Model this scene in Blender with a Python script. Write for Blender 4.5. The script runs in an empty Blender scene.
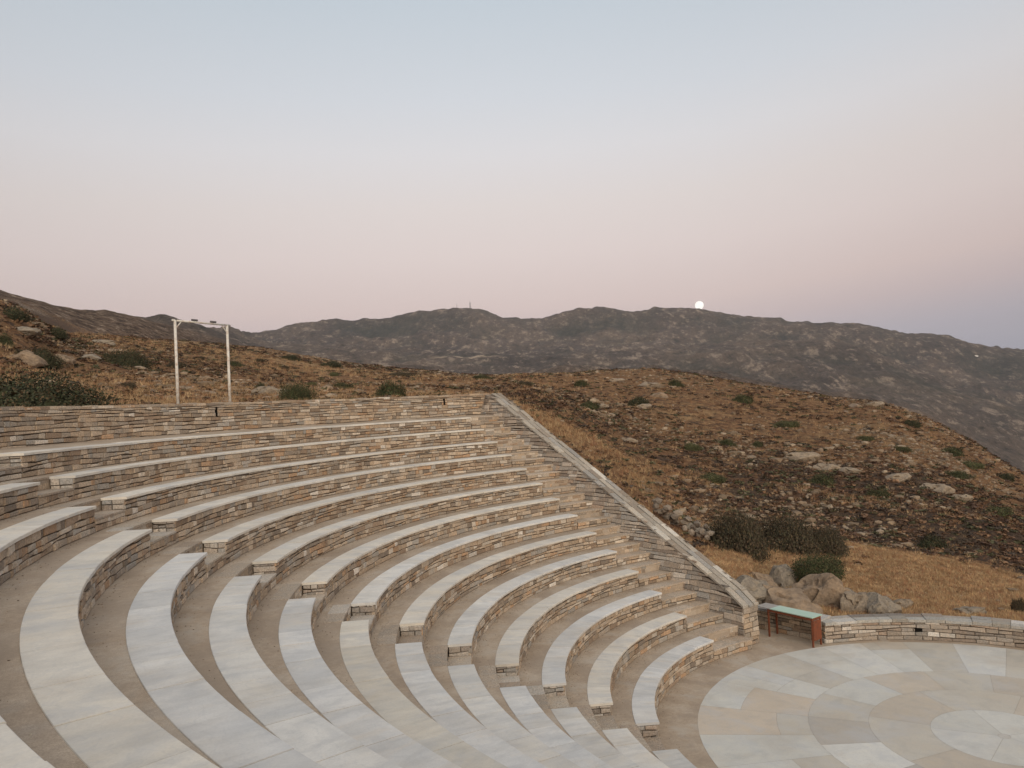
import bpy, math
import numpy as np
from math import radians as R, pi, sin, cos

rng = np.random.default_rng(7)
S = bpy.context.scene
COL = S.collection

# ------------------------------------------------------------------ camera frame (solved from the theatre's circles)
F = 770.95
PITCH, ROLL = 0.022965, -0.047352
CAM = np.array([-8.576, -14.068, 6.453])

def ray(x, y):
    c, s = cos(ROLL), sin(ROLL)
    a, b = x - 512, y - 384
    u, v = (c*a + s*b)/F, (-s*a + c*b)/F
    d = np.array([u, cos(PITCH) + v*sin(PITCH), sin(PITCH) - v*cos(PITCH)])
    return d/np.linalg.norm(d)

# ------------------------------------------------------------------ mesh helpers
class MB:
    """collects polygons with one colour per face"""
    def __init__(s): s.v, s.f, s.c, s.m = [], [], [], []
    def add(s, vs, fs, col=(.5, .5, .5), mi=0):
        b = len(s.v); s.v.extend([tuple(map(float, q)) for q in vs])
        for f in fs:
            s.f.append([b+i for i in f]); s.c.append(col); s.m.append(mi)
    def box(s, x0, x1, y0, y1, z0, z1, col=(.5, .5, .5), mi=0):
        s.add([(x0,y0,z0),(x1,y0,z0),(x1,y1,z0),(x0,y1,z0),(x0,y0,z1),(x1,y0,z1),(x1,y1,z1),(x0,y1,z1)],
              [(0,3,2,1),(4,5,6,7),(0,1,5,4),(1,2,6,5),(2,3,7,6),(3,0,4,7)], col, mi)
    def hexa(s, b4, t4, col=(.5, .5, .5), mi=0):
        s.add(list(b4)+list(t4), [(0,3,2,1),(4,5,6,7),(0,1,5,4),(1,2,6,5),(2,3,7,6),(3,0,4,7)], col, mi)
    def tube(s, p, q, r, n=8, col=(.5, .5, .5), mi=0, r2=None):
        p, q = np.array(p, float), np.array(q, float); r2 = r if r2 is None else r2
        d = (q-p)/np.linalg.norm(q-p); a = np.cross(d, [0, 0, 1.]);
        if np.linalg.norm(a) < 1e-3: a = np.array([1., 0, 0])
        a /= np.linalg.norm(a); b = np.cross(d, a); vs = []
        for c, rr in ((p, r), (q, r2)):
            for k in range(n):
                t = 2*pi*k/n; vs.append(c + rr*(a*cos(t)+b*sin(t)))
        s.add(vs, [(k, (k+1) % n, n+(k+1) % n, n+k) for k in range(n)] + [tuple(range(n))[::-1], tuple(range(n, 2*n))], col, mi)
    def build(s, name, mat, parent=None, smooth=False):
        me = bpy.data.meshes.new(name)
        me.from_pydata(s.v, [], s.f)
        mats = mat if isinstance(mat, (list, tuple)) else [mat]
        for m in mats: me.materials.append(m)
        me.polygons.foreach_set('material_index', s.m)
        if smooth: me.polygons.foreach_set('use_smooth', [True]*len(s.f))
        at = me.attributes.new('Col', 'FLOAT_COLOR', 'FACE')
        c = np.ones((len(s.f), 4), np.float32); c[:, :3] = np.array(s.c, np.float32); at.data.foreach_set('color', c.ravel())
        me.update()
        o = bpy.data.objects.new(name, me); COL.objects.link(o)
        if parent is not None: o.parent = parent; o.location = -np.array(parent.location) if parent.rotation_euler.z == 0 else (0, 0, 0)
        return o

def fast_mesh(name, V, Fc, mat, face_col=None, vert_attrs=None, smooth=False):
    """V (n,3), Fc (m,k) arrays"""
    me = bpy.data.meshes.new(name); n, k = Fc.shape
    me.vertices.add(len(V)); me.vertices.foreach_set('co', np.ascontiguousarray(V, np.float32).ravel())
    me.loops.add(n*k); me.loops.foreach_set('vertex_index', np.ascontiguousarray(Fc, np.int32).ravel())
    me.polygons.add(n); me.polygons.foreach_set('loop_start', np.arange(0, n*k, k, dtype=np.int32))
    me.polygons.foreach_set('use_smooth', np.full(n, smooth))
    me.materials.append(mat)
    if face_col is not None:
        at = me.attributes.new('Col', 'FLOAT_COLOR', 'FACE')
        c = np.ones((n, 4), np.float32); c[:, :3] = face_col; at.data.foreach_set('color', c.ravel())
    for nm, arr in (vert_attrs or {}).items():
        at = me.attributes.new(nm, 'FLOAT_COLOR', 'POINT')
        c = np.ones((len(V), 4), np.float32); c[:, :3] = arr; at.data.foreach_set('color', c.ravel())
    me.update(calc_edges=True); me.validate()
    o = bpy.data.objects.new(name, me); COL.objects.link(o); return o

def tag(o, label=None, cat=None, group=None, kind=None):
    if label: o['label'] = label
    if cat: o['category'] = cat
    if group: o['group'] = group
    if kind: o['kind'] = kind
    return o

def empty(name, loc=(0, 0, 0)):
    o = bpy.data.objects.new(name, None); COL.objects.link(o); o.location = loc; o.empty_display_size = .3
    return o

# ------------------------------------------------------------------ noise (numpy)
def vnoise(x, y, seed=0):
    xi, yi = np.floor(x).astype(np.int64), np.floor(y).astype(np.int64); fx, fy = x-xi, y-yi
    fx = fx*fx*(3-2*fx); fy = fy*fy*(3-2*fy)
    def h(a, b):
        n = (a*374761393 + b*668265263 + seed*1442695041) & 0x7fffffff
        n = ((n ^ (n >> 13))*1274126177) & 0x7fffffff
        n = ((n ^ (n >> 16))*1103515245) & 0x7fffffff
        return ((n >> 7) & 0xffff)/65535.0
    return (h(xi, yi)*(1-fx)+h(xi+1, yi)*fx)*(1-fy) + (h(xi, yi+1)*(1-fx)+h(xi+1, yi+1)*fx)*fy
def fbm(x, y, lam, octv=4, seed=0, gain=.5):
    s = 0; a = 1; t = 0
    for i in range(octv):
        s = s + a*(vnoise(x/lam*2**i, y/lam*2**i, seed+i*17)*2-1); t += a; a *= gain
    return s/t
def sstep(a, b, x):
    t = np.clip((x-a)/(b-a), 0, 1); return t*t*(3-2*t)

# ------------------------------------------------------------------ materials
def new_mat(name, rough=.9, spec=.2):
    m = bpy.data.materials.new(name); m.use_nodes = True; nt = m.node_tree
    b = nt.nodes['Principled BSDF']; b.inputs['Roughness'].default_value = rough
    b.inputs['Specular IOR Level'].default_value = spec
    return m, nt, b
def nd(nt, t, **k):
    n = nt.nodes.new(t)
    for a, v in k.items():
        if a.startswith('_'): n.inputs[a[1:].replace('_', ' ')].default_value = v
        else: setattr(n, a, v)
    return n
def ramp(nt, src, stops):
    r = nt.nodes.new('ShaderNodeValToRGB'); cr = r.color_ramp
    while len(cr.elements) < len(stops): cr.elements.new(.5)
    for e, (p, c) in zip(cr.elements, stops): e.position = p; e.color = (*c, 1) if len(c) == 3 else c
    nt.links.new(src, r.inputs[0]); return r.outputs[0]
def mix(nt, fac, a, b, mode='MIX'):
    m = nt.nodes.new('ShaderNodeMix'); m.data_type = 'RGBA'; m.blend_type = mode
    for sock, v in ((m.inputs[0], fac), (m.inputs[6], a), (m.inputs[7], b)):
        if isinstance(v, (int, float)): sock.default_value = v
        elif isinstance(v, tuple): sock.default_value = (*v, 1)
        else: nt.links.new(v, sock)
    return m.outputs[2]
def noise(nt, scale, detail=6, rough=.6, vec=None, dist=0):
    n = nd(nt, 'ShaderNodeTexNoise'); n.inputs['Scale'].default_value = scale
    n.inputs['Detail'].default_value = detail; n.inputs['Roughness'].default_value = rough; n.inputs['Distortion'].default_value = dist
    nt.links.new(vec if vec is not None else pos(nt), n.inputs['Vector']); return n.outputs['Fac']
def pos(nt):
    for n in nt.nodes:
        if n.bl_idname == 'ShaderNodeNewGeometry': return n.outputs['Position']
    return nd(nt, 'ShaderNodeNewGeometry').outputs['Position']
def bump(nt, b, h, strength, dist):
    n = nd(nt, 'ShaderNodeBump'); n.inputs['Strength'].default_value = strength; n.inputs['Distance'].default_value = dist
    nt.links.new(h, n.inputs['Height']); nt.links.new(n.outputs[0], b.inputs['Normal'])
def attr(nt, name='Col'):
    n = nd(nt, 'ShaderNodeAttribute'); n.attribute_name = name; return n.outputs['Color']
g = lambda v: (v, v, v)

def stone_mat():                      # schist blocks: colour per stone + lichen and grain
    m, nt, b = new_mat('schist', .92, .15); c = attr(nt)
    n1 = noise(nt, 38, 6, .65); n2 = noise(nt, 9, 4, .6)
    c = mix(nt, 1.0, c, ramp(nt, n1, [(.28, g(.52)), (.72, g(1.38))]), 'MULTIPLY')
    c = mix(nt, .45, c, ramp(nt, n2, [(.3, (.75, .80, .86)), (.7, (1.18, 1.04, .90))]), 'MULTIPLY')
    nt.links.new(c, b.inputs['Base Color']); bump(nt, b, n1, .6, .012); return m
def mortar_mat():
    m, nt, b = new_mat('mortar', .95, .1)
    n = noise(nt, 25, 5)
    nt.links.new(ramp(nt, n, [(.3, (.050, .039, .030)), (.7, (.12, .094, .072))]), b.inputs['Base Color']); bump(nt, b, n, .5, .02); return m
def polar(nt, ka, kr):
    sp = nd(nt, 'ShaderNodeSeparateXYZ'); nt.links.new(pos(nt), sp.inputs[0])
    def m(op, a, b):
        x = nd(nt, 'ShaderNodeMath', operation=op)
        for i, v in enumerate((a, b)):
            if isinstance(v, (int, float)): x.inputs[i].default_value = v
            else: nt.links.new(v, x.inputs[i])
        return x.outputs[0]
    X, Y = m('ADD', sp.outputs[0], .3568), m('ADD', sp.outputs[1], -.046)
    ang = m('ARCTAN2', Y, m('MULTIPLY', X, -1.0)); r = m('SQRT', m('ADD', m('MULTIPLY', X, X), m('MULTIPLY', Y, Y)), 0)
    cb = nd(nt, 'ShaderNodeCombineXYZ'); nt.links.new(m('MULTIPLY', ang, ka), cb.inputs[0]); nt.links.new(m('MULTIPLY', r, kr), cb.inputs[1]); nt.links.new(m('MULTIPLY', m('FLOOR', m('MULTIPLY', sp.outputs[2], 2.4), 0), 7.3), cb.inputs[2])
    return cb.outputs[0]
def marble_mat(streak=True):          # honed marble slabs, worn and dusty
    m, nt, b = new_mat('marble' if streak else 'paving_marble', .62, .3); c = attr(nt)
    n1 = noise(nt, 1.7, 6, .62, dist=1.2); n2 = noise(nt, 60, 3, .6); n3 = noise(nt, .6, 5, .6)
    c = mix(nt, 1.0, c, ramp(nt, n1, [(.3, (.86, .87, .88)), (.5, (1, 1, 1)), (.72, (1.05, 1.03, .99))]), 'MULTIPLY')
    c = mix(nt, 1.0, c, ramp(nt, n2, [(.3, g(.94)), (.7, g(1.05))]), 'MULTIPLY')
    c = mix(nt, ramp(nt, n3, [(.48, g(0)), (.72, g(.42))]), c, (.36, .305, .245))
    st = noise(nt, 1.0, 6, .62, polar(nt, 26, 1.1) if streak else None, dist=.35); st2 = noise(nt, 1.0, 5, .6, polar(nt, 75, 2.2) if streak else None, dist=.3)
    c = mix(nt, ramp(nt, st, [(.50, g(0)), (.60, g(.30)), (.68, g(.45))]), c, (.40, .41, .43))
    c = mix(nt, ramp(nt, st, [(.34, g(.35)), (.44, g(0))]), c, (.58, .50, .41))
    c = mix(nt, 1.0, c, ramp(nt, st2, [(.3, g(.90)), (.5, g(1.0)), (.7, g(1.06))]), 'MULTIPLY')
    w = nd(nt, 'ShaderNodeTexWave', wave_type='BANDS', bands_direction='DIAGONAL'); w.inputs['Scale'].default_value = 2.3
    w.inputs['Distortion'].default_value = 22; w.inputs['Detail'].default_value = 4; nt.links.new(pos(nt), w.inputs['Vector'])
    c = mix(nt, ramp(nt, w.outputs['Fac'], [(.0, g(.14)), (.10, g(0))]), c, (.36, .37, .39))
    nt.links.new(c, b.inputs['Base Color']); bump(nt, b, n2, .12, .004)
    nt.links.new(ramp(nt, n1, [(.3, g(.5)), (.7, g(.72))]), b.inputs['Roughness']); return m
def walk_mat():                       # dusty cement of the walkways
    m, nt, b = new_mat('dusty_cement', .93, .12)
    n1 = noise(nt, .9, 7, .62, dist=.6); n2 = noise(nt, 14, 5, .65); n3 = noise(nt, 110, 2, .5); n4 = noise(nt, 2.6, 5, .6)
    c = ramp(nt, n1, [(.28, (.33, .255, .19)), (.5, (.405, .325, .25)), (.75, (.46, .39, .32))])
    c = mix(nt, ramp(nt, n4, [(.55, g(0)), (.75, g(.45))]), c, (.35, .325, .30))
    c = mix(nt, 1.0, c, ramp(nt, n2, [(.3, g(.86)), (.7, g(1.1))]), 'MULTIPLY')
    c = mix(nt, 1.0, c, ramp(nt, n3, [(.3, g(.80)), (.7, g(1.16))]), 'MULTIPLY')
    st = noise(nt, 1.0, 6, .6, polar(nt, 9, 1.2), dist=.4)
    c = mix(nt, ramp(nt, st, [(.46, g(0)), (.62, g(.6))]), c, (.28, .225, .178))
    c = mix(nt, ramp(nt, st, [(.34, g(.5)), (.46, g(0))]), c, (.43, .385, .335))
    nt.links.new(c, b.inputs['Base Color']); bump(nt, b, n2, .25, .01); return m
def ground_mat():                     # W: red = golden dry grass, green = dark scrub, blue = bare pale rock
    m, nt, b = new_mat('dry_hillside', .97, .08)
    sp = nd(nt, 'ShaderNodeSeparateColor'); nt.links.new(attr(nt, 'W'), sp.inputs[0])
    sc = nd(nt, 'ShaderNodeMapping'); sc.inputs['Scale'].default_value = (1, 1, 1); nt.links.new(pos(nt), sc.inputs[0])
    n1 = noise(nt, .28, 8, .68, dist=.5); n2 = noise(nt, 1.5, 7, .72); n3 = noise(nt, 7, 5, .7); n4 = noise(nt, .9, 8, .75, dist=.8)
    soil = ramp(nt, n2, [(.34, (.10, .055, .033)), (.48, (.20, .112, .060)), (.6, (.30, .182, .094)), (.72, (.38, .27, .155))])
    gold = ramp(nt, n2, [(.3, (.25, .160, .085)), (.55, (.34, .225, .12)), (.75, (.42, .30, .18))])
    def addm(a, k, o):
        x = nd(nt, 'ShaderNodeMath', operation='MULTIPLY_ADD'); nt.links.new(a, x.inputs[0]); x.inputs[1].default_value = k
        if isinstance(o, float): x.inputs[2].default_value = o
        else: nt.links.new(o, x.inputs[2])
        return x.outputs[0]
    fg = addm(sp.outputs[0], 1.0, addm(n1, 1.2, -.62))
    c = mix(nt, ramp(nt, fg, [(.30, g(0)), (.52, g(1))]), soil, gold)
    fs = addm(sp.outputs[1], .8, addm(n4, 1.6, -.62))
    scrub = ramp(nt, n3, [(.3, (.035, .026, .022)), (.55, (.075, .052, .040)), (.75, (.10, .085, .05))])
    c = mix(nt, ramp(nt, fs, [(.42, g(0)), (.55, g(.9))]), c, scrub)
    fr = addm(sp.outputs[2], .9, addm(n2, 1.5, -.60))
    rock = ramp(nt, n3, [(.25, (.15, .12, .095)), (.5, (.26, .215, .17)), (.8, (.36, .31, .25))])
    c = mix(nt, ramp(nt, fr, [(.56, g(0)), (.66, g(.95))]), c, rock)
    c = mix(nt, 1.0, c, ramp(nt, n3, [(.3, g(.45)), (.7, g(1.45))]), 'MULTIPLY')
    n5 = noise(nt, .45, 6, .7, dist=1.0)
    c = mix(nt, ramp(nt, n5, [(.52, g(0)), (.66, g(.45))]), c, (.19, .095, .053))
    nt.links.new(c, b.inputs['Base Color']); bump(nt, b, n3, .9, .25); return m
def hills_mat():
    m, nt, b = new_mat('mountain_scrub', .97, .05)
    sp = nd(nt, 'ShaderNodeSeparateColor'); nt.links.new(attr(nt, 'W'), sp.inputs[0])
    mp = nd(nt, 'ShaderNodeMapping'); mp.inputs['Scale'].default_value = (1, .42, 1.3); nt.links.new(pos(nt), mp.inputs[0]); mv = mp.outputs[0]
    n1 = noise(nt, .0035, 9, .68, mv, dist=.6); n2 = noise(nt, .034, 8, .78, mv); n3 = noise(nt, .10, 5, .75, mv)
    c = ramp(nt, n1, [(.3, (.058, .050, .046)), (.5, (.100, .080, .068)), (.7, (.150, .115, .090))])
    c = mix(nt, ramp(nt, n2, [(.53, g(0)), (.60, g(.8))]), c, (.30, .24, .19))
    c = mix(nt, ramp(nt, n2, [(.36, g(.85)), (.45, g(0))]), c, (.038, .038, .032))
    c = mix(nt, sp.outputs[0], c, (.045, .048, .040))  # darker scrub tint in gullies, strengthening the relief shading by colour
    rd = mix(nt, 1.0, ramp(nt, n3, [(.36, g(.25)), (.5, g(1))]), ramp(nt, sp.outputs[2], [(.2, g(0)), (.5, g(1))]), 'MULTIPLY')
    c = mix(nt, rd, c, (.36, .285, .215))
    n4 = noise(nt, .22, 8, .78)
    c = mix(nt, mix(nt, sp.outputs[1], (0., 0., 0.), (.85, .85, .85)), c, ramp(nt, n4, [(.38, (.040, .030, .025)), (.47, (.12, .080, .058)), (.55, (.20, .138, .098)), (.61, (.38, .30, .23))]))
    c = mix(nt, 1.0, c, ramp(nt, n3, [(.25, g(.55)), (.75, g(1.5))]), 'MULTIPLY')
    nt.links.new(c, b.inputs['Base Color']); bump(nt, b, n2, 1.0, 12); return m
def rock_mat():
    m, nt, b = new_mat('weathered_rock', .95, .1); c = attr(nt)
    tc = nd(nt, 'ShaderNodeTexCoord').outputs['Object']
    n1 = noise(nt, 2.2, 8, .68, tc); n2 = noise(nt, 9, 6, .7, tc)
    c = mix(nt, 1.0, c, ramp(nt, n1, [(.28, (.55, .55, .56)), (.5, (1, 1, 1)), (.72, (1.25, 1.2, 1.1))]), 'MULTIPLY')
    c = mix(nt, 1.0, c, ramp(nt, n2, [(.3, g(.78)), (.7, g(1.15))]), 'MULTIPLY')
    nt.links.new(c, b.inputs['Base Color']); bump(nt, b, n2, .8, .08); return m
def leaf_mat(name='leaf'):
    m, nt, b = new_mat(name, .8, .15); c = attr(nt)
    n = noise(nt, 1.3, 4); c = mix(nt, 1.0, c, ramp(nt, n, [(.3, g(.75)), (.7, g(1.3))]), 'MULTIPLY')
    nt.links.new(c, b.inputs['Base Color']); return m
def plain(name, col, rough=.7, spec=.3, metal=0, wear=None, wscale=12):
    m, nt, b = new_mat(name, rough, spec); b.inputs['Metallic'].default_value = metal
    tc = nd(nt, 'ShaderNodeTexCoord').outputs['Object']; n = noise(nt, wscale, 6, .65, tc)
    c = mix(nt, ramp(nt, n, [(.45, g(0)), (.65, g(.85))]), col, wear or tuple(x*.8 for x in col))
    nt.links.new(c, b.inputs['Base Color']); return m
M = dict(stone=stone_mat(), mortar=mortar_mat(), marble=marble_mat(), walk=walk_mat(), ground=ground_mat(), hills=hills_mat(),
         rock=rock_mat(), leaf=leaf_mat(),
         pole=plain('flaking_white_paint', (.62, .60, .56), .6, .3, 0, (.42, .30, .22), 9),
         fitting=plain('dull_fitting', (.12, .11, .11), .7),
         rust=plain('rusty_steel', (.19, .060, .030), .85, .2, 0, (.11, .045, .028), 14),
         green=plain('green_board', (.36, .50, .42), .55, .3, 0, (.42, .52, .46), 5),
         steel=plain('grey_steel', (.16, .16, .17), .6), plaster=plain('white_plaster', (.78, .77, .74), .8),
         dark=plain('dark_void', (.012, .011, .010), .9, 0))

# ------------------------------------------------------------------ theatre dimensions
SX, SY = -.3568, .046
R1, DR, SW, Z1, H = 5.8615, .8314, .408, .5092, .42
TA, TB, TD, AA, AB, AD = R(185.064), R(185.470), R(124.060), -.5576, .4958, .5025
TEND = R(246)
NR = 14
rk = lambda k: R1 + (k-1)*DR
zs = lambda k: Z1 + (k-1)*H                 # top of the seat
zw = lambda k: 0.0 if k == 0 else zs(k) - .006   # walkway behind it
RW = 18.2                                    # inner face of the rear wall
P0 = np.array([-3.02, 5.52]); WD = np.array([cos(R(123)), sin(R(123))]); WN = np.array([sin(R(123)), -cos(R(123))])  # slanting wall, inner face
def PO(r, t, z): return (SX + r*cos(t), SY + r*sin(t), z)
def th_wall(r, off=0.12):                   # angle where the circle r meets the slanting wall (a little inside it)
    p = P0 + WN*off - np.array([SX, SY]); b = p@WD; c = p@p - r*r
    s = -b + math.sqrt(max(b*b-c, 0)); q = p + WD*s; return math.atan2(q[1], q[0])

# ------------------------------------------------------------------ stone courses
PAL = [((.43, .345, .265), 5), ((.49, .41, .33), 4), ((.38, .33, .28), 4), ((.33, .255, .195), 3), ((.45, .315, .215), 1.0),
       ((.56, .50, .43), 1.6), ((.40, .375, .345), 1.5), ((.66, .62, .57), .35), ((.28, .235, .195), 1.2)]
PC = np.array([p[0] for p in PAL]); PW = np.array([p[1] for p in PAL]); PW = PW/PW.sum()
def stone_col(grey=0.):
    c = PC[rng.choice(len(PC), p=PW)]*rng.uniform(.74, 1.08)*np.array([1.0, .98, .955])
    if grey: c = c*(1-grey) + np.full(3, c.mean())*grey
    return tuple(c)
def masonry(mb, L, z0, z1, P, ch=(.062, .118), cw=(.11, .40), skip=None, top=None, grey=0., prot=.028, slots=()):
    """irregular coursed stones; P(s, z, off) -> point, off = distance out of the face"""
    ph = rng.uniform(0, 6.28, 4)
    wob = lambda s, j: .013*math.sin(s*1.9+ph[0]+j*.9) + .010*math.sin(s*5.3+ph[1]+j*2.1) + .006*math.sin(s*13.7+ph[2]+j*3.3)
    z = [z0]
    while z[-1] < z1-.03:
        z.append(z[-1]+rng.uniform(*ch))
    if z1 - z[-1] < .03 and len(z) > 2: z[-1] = z1
    z = [z0 + (q-z0)*(z1-z0)/(z[-1]-z0) for q in z]; n = len(z)-1
    for j in range(n):
        s = 0.0
        while s < L - 1e-3:
            w = (cw[0]+(cw[1]-cw[0])*rng.random()**1.5)*(1.5 if rng.random() < .12 else 1)
            if L - s - w < cw[0]*.7: w = L - s
            g_ = rng.uniform(.003, .009); s0, s1 = s+g_, s+w-g_; s += w
            gap = rng.uniform(.003, .010); gt = rng.uniform(-.004, .014) if rng.random() < .35 else 0
            a = [z[j] + (wob(s0, j) if j else 0)+gap, z[j] + (wob(s1, j) if j else 0)+gap]
            b = [z[j+1] + (wob(s0, j+1)-gt*rng.uniform(.3, 1) if j < n-1 else 0)-gap, z[j+1] + (wob(s1, j+1)-gt if j < n-1 else 0)-gap]
            if skip and skip((s0+s1)/2, (a[0]+b[0])/2, s0, s1): continue
            if top:
                t0, t1 = top(s0), top(s1)
                if a[0] > t0-.02 and a[1] > t1-.02: continue
                b[0] = max(min(b[0], t0), a[0]+.004); b[1] = max(min(b[1], t1), a[1]+.004)
            p = rng.uniform(.002, prot); sl = rng.uniform(-.006, .006); e = rng.uniform(.005, .012)
            c = stone_col(grey); spans = [(s0, s1)]
            for (qa, qb, za, zb_) in slots:                       # leave a drain slot open between two cut stones
                if za < (a[0]+b[0])/2 < zb_ and s0 < qb and s1 > qa:
                    spans = [(u0, u1) for u0, u1 in ((s0, qa), (qb, s1)) if u1-u0 > .03]
            for s0, s1 in spans:
                jj = rng.uniform(-.010, .012, 8)
                sc = [(s0, a[0]), (s1, a[1]), (s1, b[1]), (s0, b[0])]
                si = [(s0+e+jj[0]*.5, a[0]+e+jj[1]*.4), (s1-e+jj[2]*.5, a[1]+e+jj[3]*.4), (s1-e+jj[4]*.8, b[1]-e+jj[5]*.4), (s0+e+jj[6]*.8, b[0]-e+jj[7]*.4)]
                vs = [P(u, v, -.03) for u, v in sc] + [P(u, v, p-.010) for u, v in sc] + [P(u, v, p + (sl if q in (0, 3) else -sl)) for q, (u, v) in enumerate(si)]
                fs = [(0, 1, 5, 4), (1, 2, 6, 5), (2, 3, 7, 6), (3, 0, 4, 7), (4, 5, 9, 8), (5, 6, 10, 9), (6, 7, 11, 10), (7, 4, 8, 11), (8, 9, 10, 11)]
                mb.add(vs, fs, c)

def arcbox(mb, r0, r1, t0, t1, z0, z1, n, col, mi, ends=True):
    vs = []
    for i in range(n+1):
        t = t0+(t1-t0)*i/n
        vs += [PO(r0, t, z0), PO(r1, t, z0), PO(r1, t, z1), PO(r0, t, z1)]
    fs = []
    for i in range(n):
        a = 4*i; b = a+4
        fs += [(a, b, b+1, a+1), (a+1, b+1, b+2, a+2), (a+2, b+2, b+3, a+3), (a+3, b+3, b, a)]
    if ends: fs += [(0, 1, 2, 3), (4*n+3, 4*n+2, 4*n+1, 4*n)]
    mb.add(vs, fs, col, mi)

MARB = {'w': (.64, .62, .59), 'b': (.60, .587, .572), 'c': (.64, .595, .53), 't': (.57, .53, .465), 'g': (.56, .54, .51)}
def slab_col(kind):
    c = np.array(MARB[kind]); q = rng.random()
    if q < .10: c = c*.5+.5*np.array(MARB[rng.choice(list('wbcg'))])
    return tuple(c*rng.uniform(.88, 1.05))

def slabs(mb, ra, rb, e0, e1, z, thick, kind, lens=(.45, 1.0), over=.028):
    """seat slabs between the angle functions e0(r), e1(r)"""
    t = e0(ra); tend = e1(ra); u = 0.; Lt = (tend-t)*ra; cuts = [0.]
    while cuts[-1] < Lt-.3: cuts.append(cuts[-1]+rng.uniform(*lens))
    cuts = [c*Lt/cuts[-1] for c in cuts]
    for i in range(len(cuts)-1):
        f0, f1 = cuts[i]/Lt, cuts[i+1]/Lt; nn = 3; gp = rng.choice([.002, .004, .007])
        dz = rng.uniform(-.004, .004); c = slab_col(kind); vs = []
        rin = ra-over + rng.uniform(-.003, .003)
        prof = [(rin, z-thick+dz), (rin, z-.006+dz), (rin+.006, z+dz), (rb-.004, z+dz), (rb, z-.005+dz), (rb, z-thick+dz)]
        for k in range(nn+1):
            f = f0+(f1-f0)*k/nn
            for rr, zz in prof:
                tt = e0(rr)+(e1(rr)-e0(rr))*f
                if k == 0: tt += gp/rr
                if k == nn: tt -= gp/rr
                vs.append(PO(rr, tt, zz))
        m = len(prof); fs = []
        for k in range(nn):
            for q in range(m): fs.append((k*m+q, (k+1)*m+q, (k+1)*m+(q+1) % m, k*m+(q+1) % m))
        fs += [tuple(range(m)), tuple(range(nn*m, nn*m+m))[::-1]]
        mb.add(vs, fs, c)

ORD = ['lowest', 'second', 'third', 'fourth', 'fifth', 'sixth', 'seventh', 'eighth', 'ninth', 'tenth', 'eleventh', 'twelfth', 'thirteenth', 'topmost']
def bench(k, side):
    r, z = rk(k), zs(k); zb = zw(k-1)
    if side == 'R': e0 = lambda q: TD + AD/q; e1 = lambda q: TA + AA/q
    else: e0 = lambda q: TB + AB/q; e1 = lambda q: TEND
    kinds = dict(R='bcbcwcwccccccc', L='gwgbgbtbwbccct')[side]
    width = SW if k < NR else 1.02
    t0, t1 = e0(r), e1(r); tm = (t0+t1)/2
    root = empty('stone_bench', PO(r, tm, zb))
    if k == 1: lab = 'lowest curved marble bench bordering the orchestra floor, '
    elif k == NR: lab = 'topmost curved marble bench running under the rear wall, '
    else: lab = '%s curved marble bench up from the orchestra, ' % ORD[k-1]
    lab += 'block beside the slanting wall' if side == 'R' else 'block left of the aisle'
    tag(root, lab, 'bench', 'curved stone benches of the theatre')
    mb = MB(); st = .045
    n = max(8, int((t1-t0)*r/.35))
    arcbox(mb, r+.02, r+SW-.02, t0+.02/r, t1-.02/r, zb-.06, z-st-.001, n, (.1, .08, .06), 1)
    stone = MB(); stone.v, stone.f, stone.c, stone.m = mb.v, mb.f, mb.c, mb.m
    masonry(stone, (t1-t0)*r, zb, z-st, lambda s, zz, o: PO(r+.012-o, t0+s/r, zz))
    def endP(tf, sgn):
        def P(s, zz, o):
            rr = r+.012+s; t = tf(rr) + sgn*(o-.012)/rr
            return PO(rr, t, zz)
        return P
    masonry(stone, SW-.03, zb, z-st, endP(e1 if side == 'R' else e0, 1 if side == 'R' else -1), cw=(.12, .26), grey=.5)
    if side == 'R': masonry(stone, SW-.03, zb, z-st, endP(e0, -1), cw=(.12, .26))
    stone.build('riser', [M['stone'], M['mortar']], root)
    sl = MB(); slabs(sl, r, r+width, e0, e1, z, st, kinds[k-1])
    sl.build('seat', M['marble'], root)
for k in range(1, NR+1):
    bench(k, 'R'); bench(k, 'L')

# ------------------------------------------------------------------ walkways between the benches
mb = MB()
def ring(mb, r0, r1, z0, z1, ta, tb, n):
    vs = []
    for i in range(n+1):
        f = i/n
        vs += [PO(r0, ta(r0)+(tb-ta(r0))*f, z0), PO(r1, ta(r1)+(tb-ta(r1))*f, z1)]
    mb.add(vs, [(2*i, 2*i+1, 2*i+3, 2*i+2) for i in range(n)])
TE2 = TEND + R(1.5)
ring_t = lambda r: th_wall(r)
for k in range(1, NR+1):
    ra = rk(k)+SW; rb = rk(k+1)+SW if k < NR else RW+.25
    ring(mb, ra, ra+.001, zw(k-1)-.05, zw(k), ring_t, TE2, 90)
    ring(mb, ra+.001, rb, zw(k), zw(k) if k < NR else zw(k)+.06, ring_t, TE2, 90)
tag(mb.build('walkway', M['walk']), kind='structure')

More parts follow.
